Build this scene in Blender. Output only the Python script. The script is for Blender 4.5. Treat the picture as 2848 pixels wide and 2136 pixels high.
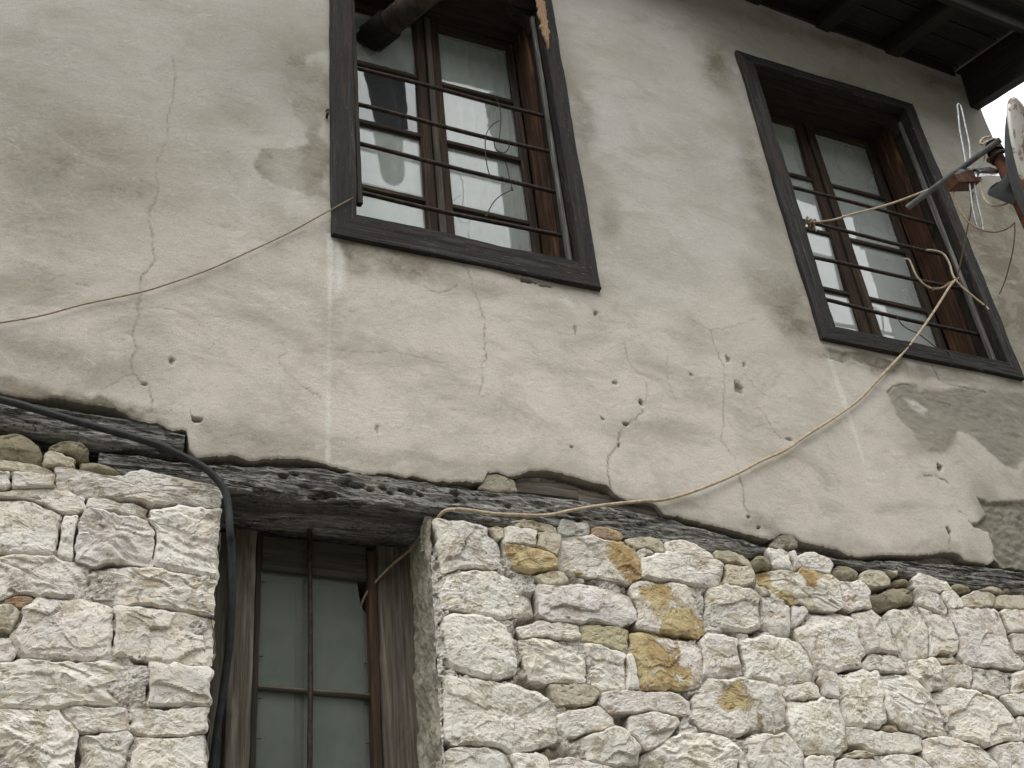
import bpy, math, random
import numpy as np
from mathutils import Matrix, Vector

C = bpy.context.scene.collection
SC = bpy.context.scene
for o in list(bpy.data.objects):
    bpy.data.objects.remove(o)

# ------------------------------------------------------------------ camera, sky, sun, exposure
SC.render.engine = 'CYCLES'
SC.cycles.use_denoising = True
SC.cycles.max_bounces = 8
SC.cycles.diffuse_bounces = 4
cam_d = bpy.data.cameras.new('camera')
cam = bpy.data.objects.new('camera', cam_d)
C.objects.link(cam)
AX = [[0.917745, -0.386494, -0.091471], [-0.15248, -0.555523, 0.8174], [0.366734, 0.736218, 0.568761]]
r_, u_, f_ = [Vector(a) for a in AX]
cam.matrix_world = Matrix(((r_.x, u_.x, -f_.x, 0), (r_.y, u_.y, -f_.y, -2.9), (r_.z, u_.z, -f_.z, 1.6), (0, 0, 0, 1)))
cam_d.sensor_width = 36
cam_d.lens = 42.2425
cam_d.clip_start = 0.05
cam_d.clip_end = 500
SC.camera = cam

SUN_EL, SUN_AZ = math.radians(58), math.radians(-25)      # azimuth measured from -Y towards +X
world = bpy.data.worlds.new('World')
SC.world = world
world.use_nodes = True
wn, wl = world.node_tree.nodes, world.node_tree.links
wn.clear()
sky = wn.new('ShaderNodeTexSky')
sky.sky_type = 'NISHITA'
sky.sun_disc = False
sky.sun_elevation = SUN_EL
sky.sun_rotation = math.pi - SUN_AZ
sky.air_density = 1.0
sky.dust_density = 4.0
hs = wn.new('ShaderNodeHueSaturation')
hs.inputs['Saturation'].default_value = 0.12
hs.inputs['Value'].default_value = 1.0
bgn = wn.new('ShaderNodeBackground')
bgn.inputs['Strength'].default_value = 0.15
wo = wn.new('ShaderNodeOutputWorld')
wl.new(sky.outputs[0], hs.inputs['Color'])
cloud = wn.new('ShaderNodeMix')                 # closed cloud deck over the clear sky
cloud.data_type = 'RGBA'
cloud.inputs[0].default_value = 0.8
cloud.inputs[7].default_value = (6.3, 6.4, 6.5, 1)
wl.new(hs.outputs[0], cloud.inputs[6])
wl.new(cloud.outputs[2], bgn.inputs['Color'])
wl.new(bgn.outputs[0], wo.inputs['Surface'])

sd = bpy.data.lights.new('sun', 'SUN')
sd.energy = 0.5
sd.angle = math.radians(45)
sd.color = (1.0, 0.975, 0.94)
so = bpy.data.objects.new('sun', sd)
C.objects.link(so)
sdir = Vector((math.sin(SUN_AZ) * math.cos(SUN_EL), -math.cos(SUN_AZ) * math.cos(SUN_EL), math.sin(SUN_EL)))
so.rotation_euler = sdir.to_track_quat('Z', 'Y').to_euler()
so.location = (-3, -6, 12)

SC.view_settings.view_transform = 'Standard'
SC.view_settings.look = 'None'
SC.view_settings.exposure = 1.15
SC.view_settings.gamma = 1.0
SC.view_settings.use_curve_mapping = False

# ------------------------------------------------------------------ survey of the facade, metres (x along the wall, z up)
STONES = [
 ('v', [[-0.094, 3.399], [-0.058, 3.413], [-0.033, 3.418], [-0.0, 3.411], [0.031, 3.391], [0.05, 3.366], [0.055, 3.331], [0.027, 3.323], [-0.015, 3.328], [-0.047, 3.333], [-0.084, 3.33]]),
 ('v', [[0.07, 3.39], [0.094, 3.406], [0.123, 3.412], [0.15, 3.406], [0.169, 3.389], [0.173, 3.361], [0.156, 3.35], [0.115, 3.364], [0.076, 3.37]]),
 ('t', [[0.06, 3.356], [0.072, 3.37], [0.115, 3.364], [0.143, 3.352], [0.142, 3.328], [0.107, 3.323], [0.063, 3.328]]),
 ('v', [[0.143, 3.348], [0.176, 3.351], [0.227, 3.34], [0.265, 3.324], [0.219, 3.313], [0.186, 3.318], [0.144, 3.324]]),
 ('t', [[-0.076, 3.319], [-0.046, 3.324], [-0.008, 3.327], [0.033, 3.322], [0.091, 3.318], [0.089, 3.296], [0.046, 3.298], [-0.042, 3.295], [-0.072, 3.292]]),
 ('w', [[0.094, 3.327], [0.133, 3.323], [0.186, 3.314], [0.213, 3.308], [0.266, 3.318], [0.312, 3.329], [0.367, 3.33], [0.422, 3.326], [0.478, 3.322], [0.514, 3.312], [0.522, 3.297], [0.523, 3.265], [0.485, 3.256], [0.416, 3.262], [0.336, 3.236], [0.285, 3.245], [0.229, 3.249], [0.167, 3.245], [0.14, 3.257], [0.098, 3.26]]),
 ('w', [[-0.077, 3.284], [-0.041, 3.289], [-0.019, 3.288], [-0.01, 3.255], [-0.021, 3.236], [-0.069, 3.231]]),
 ('w', [[-0.012, 3.286], [0.041, 3.289], [0.091, 3.293], [0.097, 3.26], [0.058, 3.255], [0.002, 3.247], [-0.009, 3.259]]),
 ('w', [[-0.033, 3.233], [0.006, 3.242], [0.099, 3.255], [0.141, 3.249], [0.168, 3.241], [0.175, 3.207], [0.16, 3.19], [0.129, 3.19], [0.089, 3.203], [0.03, 3.222], [-0.031, 3.221], [-0.062, 3.225]]),
 ('w', [[-0.076, 3.214], [-0.031, 3.218], [0.028, 3.22], [0.086, 3.201], [0.126, 3.185], [0.119, 3.166], [0.12, 3.143], [0.116, 3.106], [0.121, 3.077], [0.097, 3.065], [0.067, 3.058], [0.022, 3.059], [-0.008, 3.055], [-0.052, 3.054]]),
 ('w', [[0.129, 3.184], [0.16, 3.19], [0.16, 3.163], [0.158, 3.111], [0.162, 3.06], [0.134, 3.06], [0.126, 3.074], [0.128, 3.114], [0.126, 3.155]]),
 ('w', [[0.177, 3.242], [0.213, 3.249], [0.252, 3.244], [0.303, 3.239], [0.334, 3.228], [0.339, 3.205], [0.309, 3.203], [0.256, 3.202], [0.217, 3.209], [0.177, 3.215]]),
 ('w', [[0.172, 3.201], [0.217, 3.207], [0.273, 3.202], [0.319, 3.198], [0.35, 3.183], [0.359, 3.161], [0.356, 3.126], [0.35, 3.095], [0.353, 3.066], [0.302, 3.057], [0.253, 3.059], [0.206, 3.055], [0.168, 3.064], [0.164, 3.1], [0.165, 3.149], [0.167, 3.187]]),
 ('w', [[0.337, 3.224], [0.36, 3.235], [0.416, 3.256], [0.455, 3.249], [0.524, 3.257], [0.525, 3.193], [0.525, 3.146], [0.526, 3.092], [0.523, 3.054], [0.486, 3.054], [0.409, 3.061], [0.359, 3.07], [0.356, 3.104], [0.363, 3.146], [0.354, 3.176], [0.339, 3.201]]),
 ('w', [[-0.057, 3.045], [-0.007, 3.051], [0.043, 3.062], [0.102, 3.061], [0.166, 3.053], [0.194, 3.046], [0.196, 3.013], [0.196, 2.981], [0.166, 2.964], [0.118, 2.955], [0.074, 2.957], [0.037, 2.951], [0.009, 2.935], [-0.04, 2.926]]),
 ('w', [[0.217, 3.048], [0.274, 3.055], [0.333, 3.053], [0.404, 3.054], [0.462, 3.045], [0.52, 3.038], [0.524, 2.996], [0.52, 2.95], [0.467, 2.949], [0.411, 2.954], [0.356, 2.955], [0.302, 2.95], [0.255, 2.958], [0.219, 2.959], [0.209, 2.986], [0.213, 3.019]]),
 ('r', [[0.022, 2.936], [0.037, 2.949], [0.071, 2.949], [0.087, 2.93], [0.054, 2.927], [0.024, 2.925]]),
 ('t', [[-0.029, 2.92], [0.011, 2.923], [0.037, 2.926], [0.064, 2.897], [0.061, 2.874], [0.044, 2.85], [0.02, 2.855], [-0.019, 2.852]]),
 ('w', [[0.071, 2.921], [0.11, 2.94], [0.179, 2.939], [0.241, 2.949], [0.271, 2.935], [0.276, 2.884], [0.274, 2.83], [0.259, 2.805], [0.215, 2.797], [0.161, 2.795], [0.113, 2.802], [0.069, 2.81], [0.053, 2.835], [0.062, 2.866]]),
 ('w', [[0.282, 2.932], [0.321, 2.944], [0.375, 2.945], [0.431, 2.938], [0.48, 2.93], [0.525, 2.929], [0.526, 2.873], [0.523, 2.813], [0.468, 2.809], [0.396, 2.812], [0.331, 2.815], [0.292, 2.819], [0.285, 2.865], [0.283, 2.901]]),
 ('w', [[-0.015, 2.83], [0.023, 2.833], [0.046, 2.835], [0.056, 2.809], [0.049, 2.787], [0.031, 2.781], [-0.008, 2.782]]),
 ('w', [[-0.016, 2.771], [0.032, 2.774], [0.079, 2.789], [0.129, 2.785], [0.195, 2.79], [0.256, 2.801], [0.319, 2.798], [0.365, 2.796], [0.372, 2.752], [0.371, 2.7], [0.341, 2.698], [0.273, 2.694], [0.206, 2.694], [0.141, 2.683], [0.077, 2.68], [-0.001, 2.672]]),
 ('w', [[0.369, 2.794], [0.44, 2.803], [0.506, 2.796], [0.519, 2.777], [0.523, 2.739], [0.517, 2.708], [0.475, 2.702], [0.411, 2.695], [0.376, 2.698]]),
 ('w', [[0.001, 2.655], [0.048, 2.657], [0.112, 2.66], [0.177, 2.657], [0.206, 2.637], [0.215, 2.609], [0.226, 2.571], [0.226, 2.544], [0.218, 2.523], [0.195, 2.502], [0.025, 2.497]]),
 ('w', [[0.182, 2.675], [0.241, 2.682], [0.308, 2.682], [0.337, 2.669], [0.336, 2.64], [0.3, 2.627], [0.246, 2.628], [0.22, 2.627], [0.201, 2.647]]),
 ('w', [[0.228, 2.613], [0.28, 2.623], [0.327, 2.621], [0.343, 2.604], [0.332, 2.576], [0.33, 2.52], [0.238, 2.517], [0.226, 2.571]]),
 ('w', [[0.343, 2.68], [0.394, 2.687], [0.464, 2.694], [0.52, 2.69], [0.524, 2.642], [0.486, 2.629], [0.434, 2.623], [0.364, 2.627], [0.343, 2.64]]),
 ('w', [[0.352, 2.614], [0.41, 2.615], [0.469, 2.621], [0.524, 2.632], [0.529, 2.527], [0.35, 2.521], [0.348, 2.576]]),
 ('w', [[1.151, 3.298], [1.198, 3.29], [1.259, 3.293], [1.303, 3.285], [1.327, 3.255], [1.349, 3.226], [1.346, 3.176], [1.309, 3.158], [1.24, 3.151], [1.166, 3.134], [1.157, 3.186], [1.147, 3.239]]),
 ('t', [[1.312, 3.286], [1.357, 3.296], [1.354, 3.263], [1.331, 3.256]]),
 ('o', [[1.362, 3.292], [1.394, 3.305], [1.445, 3.307], [1.471, 3.296], [1.466, 3.253], [1.46, 3.241], [1.402, 3.246], [1.362, 3.245]]),
 ('t', [[1.473, 3.296], [1.504, 3.304], [1.549, 3.293], [1.546, 3.262], [1.527, 3.227], [1.496, 3.238], [1.466, 3.248]]),
 ('O', [[1.361, 3.236], [1.415, 3.242], [1.483, 3.236], [1.516, 3.212], [1.513, 3.184], [1.479, 3.167], [1.416, 3.17], [1.364, 3.178], [1.36, 3.204]]),
 ('t', [[1.388, 3.333], [1.434, 3.336], [1.489, 3.331], [1.544, 3.324], [1.541, 3.304], [1.486, 3.307], [1.431, 3.31], [1.386, 3.311]]),
 ('g', [[1.551, 3.324], [1.574, 3.354], [1.613, 3.347], [1.652, 3.354], [1.656, 3.328], [1.648, 3.307], [1.606, 3.298], [1.569, 3.298], [1.551, 3.305]]),
 ('r', [[1.663, 3.329], [1.707, 3.334], [1.764, 3.321], [1.774, 3.308], [1.76, 3.297], [1.711, 3.298], [1.664, 3.3]]),
 ('t', [[1.776, 3.308], [1.832, 3.32], [1.903, 3.323], [1.914, 3.305], [1.912, 3.28], [1.874, 3.276], [1.847, 3.29], [1.815, 3.279], [1.78, 3.289]]),
 ('w', [[1.808, 3.264], [1.83, 3.28], [1.856, 3.287], [1.871, 3.285], [1.863, 3.27], [1.82, 3.248]]),
 ('O', [[1.555, 3.263], [1.572, 3.289], [1.63, 3.301], [1.71, 3.291], [1.788, 3.29], [1.805, 3.278], [1.801, 3.253], [1.816, 3.226], [1.815, 3.193], [1.787, 3.172], [1.765, 3.153], [1.724, 3.165], [1.66, 3.177], [1.599, 3.175], [1.553, 3.18], [1.549, 3.216]]),
 ('w', [[1.926, 3.311], [1.988, 3.321], [2.052, 3.306], [2.097, 3.296], [2.098, 3.279], [2.056, 3.277], [2.002, 3.285], [1.946, 3.284], [1.919, 3.291]]),
 ('w', [[1.824, 3.241], [1.882, 3.267], [1.929, 3.277], [2.005, 3.276], [2.113, 3.273], [2.13, 3.26], [2.114, 3.21], [2.087, 3.183], [2.034, 3.173], [1.973, 3.169], [1.916, 3.18], [1.855, 3.169], [1.814, 3.184], [1.814, 3.212]]),
 ('w', [[1.17, 3.13], [1.248, 3.143], [1.308, 3.14], [1.333, 3.125], [1.376, 3.125], [1.428, 3.108], [1.437, 3.074], [1.433, 3.034], [1.401, 3.027], [1.335, 3.017], [1.272, 3.02], [1.209, 3.023], [1.155, 3.022], [1.15, 3.081]]),
 ('w', [[1.459, 3.111], [1.546, 3.124], [1.615, 3.127], [1.686, 3.129], [1.739, 3.112], [1.766, 3.073], [1.764, 3.033], [1.704, 3.012], [1.636, 3.013], [1.568, 3.012], [1.509, 3.011], [1.458, 3.024], [1.449, 3.066]]),
 ('t', [[1.445, 3.146], [1.497, 3.165], [1.542, 3.165], [1.553, 3.143], [1.528, 3.127], [1.474, 3.122]]),
 ('O', [[1.78, 3.157], [1.846, 3.173], [1.909, 3.17], [1.973, 3.167], [2.033, 3.168], [2.029, 3.121], [2.015, 3.073], [1.997, 3.01], [1.93, 3.002], [1.854, 3.009], [1.77, 3.011], [1.776, 3.088]]),
 ('w', [[2.047, 3.155], [2.096, 3.176], [2.163, 3.183], [2.226, 3.169], [2.239, 3.148], [2.225, 3.092], [2.203, 3.052], [2.137, 3.047], [2.068, 3.052], [2.024, 3.058], [2.031, 3.107]]),
 ('w', [[1.166, 2.997], [1.237, 2.999], [1.295, 2.996], [1.332, 2.978], [1.346, 2.95], [1.347, 2.917], [1.352, 2.88], [1.344, 2.844], [1.297, 2.828], [1.232, 2.836], [1.189, 2.853], [1.143, 2.869], [1.145, 2.926]]),
 ('w', [[1.419, 2.952], [1.48, 2.948], [1.568, 2.947], [1.586, 2.918], [1.58, 2.864], [1.573, 2.83], [1.507, 2.822], [1.448, 2.83], [1.406, 2.832], [1.405, 2.864], [1.393, 2.908], [1.386, 2.928]]),
 ('w', [[1.595, 2.936], [1.644, 2.944], [1.691, 2.926], [1.711, 2.911], [1.709, 2.868], [1.696, 2.817], [1.646, 2.814], [1.602, 2.818], [1.578, 2.831], [1.586, 2.881]]),
 ('y', [[1.584, 2.999], [1.621, 3.009], [1.68, 3.005], [1.725, 2.994], [1.73, 2.955], [1.71, 2.932], [1.666, 2.941], [1.627, 2.956], [1.583, 2.958]]),
 ('w', [[1.379, 2.978], [1.441, 2.996], [1.508, 3.0], [1.57, 2.998], [1.572, 2.964], [1.525, 2.958], [1.459, 2.957], [1.393, 2.95]]),
 ('w', [[1.715, 2.907], [1.732, 2.912], [1.741, 2.87], [1.742, 2.824], [1.722, 2.811], [1.703, 2.818], [1.708, 2.86]]),
 ('O', [[1.744, 2.974], [1.794, 2.991], [1.849, 2.982], [1.926, 2.984], [1.987, 2.975], [1.984, 2.935], [1.967, 2.89], [1.941, 2.845], [1.868, 2.832], [1.81, 2.82], [1.754, 2.817], [1.746, 2.845], [1.745, 2.896], [1.737, 2.93]]),
 ('w', [[2.004, 3.004], [2.051, 2.998], [2.11, 2.992], [2.115, 2.951], [2.113, 2.884], [2.046, 2.877], [1.968, 2.877], [1.978, 2.935]]),
 ('t', [[1.455, 2.815], [1.507, 2.818], [1.589, 2.819], [1.604, 2.795], [1.582, 2.766], [1.525, 2.759], [1.473, 2.752], [1.463, 2.779]]),
 ('w', [[1.626, 2.797], [1.703, 2.81], [1.771, 2.81], [1.864, 2.811], [1.896, 2.788], [1.894, 2.755], [1.851, 2.748], [1.808, 2.758], [1.744, 2.755], [1.684, 2.747], [1.635, 2.741], [1.625, 2.764]]),
 ('w', [[1.482, 2.725], [1.54, 2.744], [1.611, 2.756], [1.633, 2.733], [1.63, 2.709], [1.588, 2.691], [1.53, 2.677], [1.496, 2.671], [1.477, 2.69]]),
 ('w', [[1.144, 2.814], [1.221, 2.804], [1.294, 2.793], [1.376, 2.786], [1.437, 2.77], [1.45, 2.739], [1.449, 2.696], [1.448, 2.658], [1.401, 2.644], [1.343, 2.627], [1.295, 2.632], [1.232, 2.633], [1.181, 2.635], [1.133, 2.64], [1.133, 2.71]]),
 ('w', [[1.707, 2.725], [1.733, 2.746], [1.797, 2.749], [1.845, 2.74], [1.846, 2.719], [1.809, 2.694], [1.789, 2.657], [1.75, 2.64], [1.724, 2.666], [1.697, 2.688]]),
 ('w', [[1.511, 2.656], [1.587, 2.683], [1.652, 2.686], [1.698, 2.673], [1.715, 2.642], [1.708, 2.599], [1.637, 2.593], [1.575, 2.602], [1.521, 2.611]]),
 ('w', [[1.131, 2.618], [1.2, 2.628], [1.263, 2.627], [1.308, 2.607], [1.322, 2.581], [1.321, 2.534], [1.269, 2.522], [1.125, 2.518]]),
 ('w', [[1.333, 2.608], [1.398, 2.614], [1.421, 2.6], [1.434, 2.574], [1.421, 2.534], [1.329, 2.531]]),
 ('w', [[1.441, 2.601], [1.499, 2.603], [1.561, 2.594], [1.636, 2.581], [1.628, 2.536], [1.433, 2.53]]),
 ('w', [[1.645, 2.585], [1.715, 2.592], [1.731, 2.631], [1.789, 2.661], [1.862, 2.688], [1.941, 2.692], [1.999, 2.678], [2.034, 2.647], [2.023, 2.599], [2.003, 2.551], [1.646, 2.54]]),
 ('o', [[1.91, 2.74], [1.93, 2.798], [1.992, 2.856], [2.073, 2.869], [2.159, 2.872], [2.22, 2.861], [2.243, 2.837], [2.237, 2.781], [2.232, 2.732], [2.187, 2.71], [2.14, 2.727], [2.057, 2.704], [1.998, 2.711], [1.93, 2.722]]),
 ('t', [[2.136, 3.261], [2.178, 3.274], [2.231, 3.266], [2.245, 3.233], [2.228, 3.203], [2.188, 3.185], [2.146, 3.186], [2.117, 3.192]]),
 ('t', [[2.106, 3.304], [2.151, 3.312], [2.203, 3.303], [2.24, 3.278], [2.242, 3.261], [2.195, 3.268], [2.136, 3.276], [2.107, 3.281]]),
 ('v', [[2.26, 3.295], [2.3, 3.32], [2.313, 3.31], [2.319, 3.281], [2.319, 3.27], [2.273, 3.262], [2.251, 3.271]]),
 ('w', [[2.321, 3.328], [2.362, 3.339], [2.39, 3.312], [2.401, 3.284], [2.397, 3.269], [2.35, 3.27], [2.322, 3.281]]),
 ('w', [[2.401, 3.331], [2.418, 3.333], [2.422, 3.292], [2.413, 3.271], [2.402, 3.27]]),
 ('w', [[2.439, 3.318], [2.481, 3.331], [2.552, 3.327], [2.559, 3.307], [2.549, 3.273], [2.497, 3.271], [2.43, 3.284]]),
 ('v', [[2.565, 3.284], [2.606, 3.309], [2.661, 3.315], [2.678, 3.296], [2.665, 3.265], [2.614, 3.251], [2.57, 3.255]]),
 ('t', [[2.684, 3.285], [2.724, 3.304], [2.771, 3.303], [2.811, 3.28], [2.805, 3.261], [2.753, 3.247], [2.705, 3.245], [2.67, 3.259]]),
 ('t', [[2.798, 3.312], [2.847, 3.314], [2.84, 3.295], [2.81, 3.298]]),
 ('v', [[2.83, 3.285], [2.884, 3.293], [2.892, 3.276], [2.88, 3.26], [2.824, 3.257]]),
 ('w', [[2.905, 3.283], [2.945, 3.306], [2.981, 3.291], [3.039, 3.294], [3.065, 3.269], [3.046, 3.255], [2.989, 3.255], [2.939, 3.25], [2.908, 3.262]]),
 ('v', [[3.071, 3.276], [3.111, 3.295], [3.155, 3.296], [3.174, 3.28], [3.141, 3.261], [3.081, 3.255]]),
 ('t', [[3.189, 3.272], [3.239, 3.286], [3.296, 3.282], [3.296, 3.273], [3.232, 3.27]]),
 ('v', [[3.305, 3.286], [3.341, 3.299], [3.359, 3.288], [3.308, 3.274]]),
 ('O', [[2.243, 3.253], [2.298, 3.262], [2.385, 3.259], [2.477, 3.269], [2.559, 3.263], [2.568, 3.237], [2.56, 3.179], [2.557, 3.15], [2.501, 3.133], [2.413, 3.134], [2.354, 3.142], [2.311, 3.166], [2.309, 3.206], [2.256, 3.217]]),
 ('w', [[2.572, 3.241], [2.634, 3.25], [2.688, 3.255], [2.692, 3.214], [2.678, 3.161], [2.616, 3.152], [2.565, 3.153], [2.565, 3.196]]),
 ('v', [[2.696, 3.197], [2.799, 3.246], [2.865, 3.258], [2.895, 3.246], [2.885, 3.206], [2.834, 3.187], [2.745, 3.164], [2.71, 3.158]]),
 ('w', [[2.906, 3.247], [2.956, 3.24], [3.0, 3.226], [3.015, 3.174], [2.963, 3.166], [2.909, 3.188], [2.893, 3.21]]),
 ('w', [[3.029, 3.247], [3.059, 3.253], [3.083, 3.222], [3.069, 3.197], [3.028, 3.19], [3.018, 3.21]]),
 ('t', [[3.095, 3.235], [3.155, 3.259], [3.233, 3.273], [3.253, 3.25], [3.232, 3.218], [3.161, 3.202], [3.098, 3.205]]),
 ('t', [[3.257, 3.251], [3.306, 3.271], [3.403, 3.28], [3.445, 3.262], [3.397, 3.22], [3.305, 3.215], [3.248, 3.219]]),
 ('w', [[2.244, 3.143], [2.285, 3.161], [2.334, 3.163], [2.351, 3.131], [2.337, 3.08], [2.33, 3.041], [2.294, 3.033], [2.254, 3.041], [2.237, 3.066], [2.234, 3.104]]),
 ('w', [[2.357, 3.131], [2.403, 3.141], [2.405, 3.114], [2.378, 3.073], [2.343, 3.07]]),
 ('t', [[2.233, 3.187], [2.266, 3.184], [2.286, 3.164], [2.254, 3.161]]),
 ('w', [[2.354, 3.054], [2.387, 3.084], [2.419, 3.109], [2.496, 3.116], [2.558, 3.11], [2.595, 3.085], [2.584, 3.029], [2.59, 2.986], [2.566, 2.952], [2.51, 2.932], [2.441, 2.927], [2.396, 2.94], [2.389, 2.982], [2.369, 3.017]]),
 ('o', [[2.603, 3.141], [2.68, 3.148], [2.706, 3.106], [2.724, 3.062], [2.735, 3.007], [2.671, 3.0], [2.62, 3.002], [2.599, 3.025], [2.599, 3.086]]),
 ('w', [[2.756, 3.156], [2.836, 3.175], [2.892, 3.183], [2.898, 3.117], [2.884, 3.052], [2.865, 3.0], [2.796, 2.984], [2.759, 2.993], [2.745, 3.047], [2.748, 3.104]]),
 ('w', [[2.898, 3.181], [2.962, 3.163], [3.008, 3.138], [3.018, 3.092], [3.0, 3.027], [2.942, 3.017], [2.876, 3.004], [2.894, 3.065], [2.908, 3.123]]),
 ('w', [[3.029, 3.175], [3.13, 3.196], [3.24, 3.2], [3.246, 3.146], [3.248, 3.081], [3.237, 3.039], [3.269, 3.013], [3.236, 2.987], [3.149, 2.981], [3.06, 2.986], [3.0, 2.999], [3.027, 3.075], [3.025, 3.128]]),
 ('w', [[3.26, 3.196], [3.376, 3.219], [3.424, 3.198], [3.396, 3.135], [3.281, 3.125], [3.259, 3.159]]),
 ('w', [[3.258, 3.106], [3.335, 3.124], [3.382, 3.104], [3.363, 3.06], [3.255, 3.046]]),
 ('w', [[2.123, 2.988], [2.203, 3.004], [2.284, 3.016], [2.341, 3.005], [2.371, 2.98], [2.379, 2.944], [2.373, 2.901], [2.338, 2.883], [2.245, 2.867], [2.189, 2.876], [2.127, 2.882], [2.123, 2.936]]),
 ('w', [[2.587, 2.958], [2.637, 2.995], [2.71, 3.0], [2.742, 2.98], [2.755, 2.943], [2.682, 2.938], [2.632, 2.94], [2.593, 2.937]]),
 ('w', [[2.776, 2.966], [2.843, 2.988], [2.897, 2.989], [2.895, 2.947], [2.883, 2.897], [2.827, 2.888], [2.797, 2.913], [2.773, 2.939]]),
 ('t', [[2.902, 3.002], [2.957, 3.004], [3.006, 2.988], [2.975, 2.98], [2.914, 2.979]]),
 ('w', [[2.908, 2.965], [2.974, 2.977], [3.025, 2.967], [3.022, 2.933], [3.008, 2.908], [2.945, 2.901], [2.891, 2.9]]),
 ('w', [[3.039, 2.965], [3.132, 2.974], [3.199, 2.968], [3.182, 2.91], [3.139, 2.891], [3.063, 2.892], [3.015, 2.905]]),
 ('w', [[2.408, 2.919], [2.452, 2.922], [2.458, 2.891], [2.451, 2.839], [2.403, 2.839], [2.399, 2.867], [2.387, 2.889]]),
 ('w', [[2.251, 2.857], [2.303, 2.866], [2.367, 2.88], [2.391, 2.871], [2.382, 2.83], [2.315, 2.823], [2.251, 2.825]]),
 ('w', [[2.466, 2.907], [2.538, 2.923], [2.622, 2.929], [2.626, 2.891], [2.624, 2.849], [2.602, 2.812], [2.603, 2.776], [2.575, 2.749], [2.507, 2.745], [2.454, 2.768], [2.457, 2.819], [2.465, 2.866]]),
 ('w', [[2.644, 2.919], [2.725, 2.93], [2.772, 2.917], [2.803, 2.876], [2.832, 2.83], [2.853, 2.783], [2.833, 2.746], [2.757, 2.732], [2.692, 2.744], [2.641, 2.778], [2.625, 2.823], [2.646, 2.866]]),
 ('w', [[2.834, 2.872], [2.942, 2.895], [3.04, 2.885], [3.103, 2.856], [3.134, 2.814], [3.159, 2.777], [3.15, 2.739], [3.078, 2.731], [2.972, 2.716], [2.893, 2.733], [2.848, 2.752], [2.86, 2.799]]),
 ('w', [[3.139, 2.874], [3.235, 2.897], [3.275, 2.865], [3.255, 2.82], [3.181, 2.827]]),
 ('w', [[3.209, 2.957], [3.266, 2.966], [3.314, 2.952], [3.296, 2.911], [3.191, 2.899]]),
 ('w', [[2.265, 2.813], [2.35, 2.823], [2.44, 2.823], [2.442, 2.777], [2.44, 2.732], [2.434, 2.683], [2.396, 2.657], [2.327, 2.659], [2.27, 2.661], [2.249, 2.708], [2.245, 2.757]]),
 ('w', [[2.458, 2.743], [2.536, 2.742], [2.627, 2.736], [2.731, 2.731], [2.724, 2.685], [2.669, 2.678], [2.604, 2.67], [2.534, 2.677], [2.51, 2.696], [2.461, 2.694]]),
 ('w', [[2.737, 2.711], [2.81, 2.719], [2.898, 2.713], [2.979, 2.685], [3.015, 2.646], [3.005, 2.605], [2.764, 2.597], [2.742, 2.656]]),
 ('w', [[2.059, 2.69], [2.146, 2.704], [2.213, 2.702], [2.246, 2.655], [2.25, 2.608], [2.248, 2.58], [2.059, 2.574], [2.057, 2.634]]),
 ('w', [[2.267, 2.628], [2.326, 2.654], [2.368, 2.641], [2.357, 2.584], [2.265, 2.581]]),
 ('t', [[2.426, 2.658], [2.482, 2.666], [2.527, 2.657], [2.488, 2.646], [2.428, 2.646]]),
 ('w', [[2.377, 2.632], [2.445, 2.642], [2.509, 2.637], [2.545, 2.619], [2.535, 2.589], [2.363, 2.584]]),
 ('w', [[2.567, 2.649], [2.651, 2.662], [2.69, 2.649], [2.744, 2.626], [2.739, 2.596], [2.565, 2.59]]),
 ('w', [[3.013, 2.686], [3.071, 2.715], [3.159, 2.724], [3.208, 2.716], [3.161, 2.61], [3.025, 2.605], [3.031, 2.651]]),
 ('w', [[2.04, 2.638], [2.055, 2.629], [2.05, 2.574], [2.022, 2.573]]),
 ('w', [[3.188, 2.811], [3.25, 2.809], [3.215, 2.732], [3.158, 2.735]]),
 ('t', [[2.602, 2.754], [2.646, 2.756], [2.643, 2.739], [2.604, 2.741]]),
 ('m', [[1.303, 3.441], [1.331, 3.484], [1.357, 3.484], [1.411, 3.475], [1.421, 3.438], [1.352, 3.43], [1.297, 3.43]]),
 ('m', [[2.328, 3.351], [2.37, 3.393], [2.423, 3.399], [2.454, 3.384], [2.444, 3.365], [2.37, 3.347]]),
]
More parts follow.
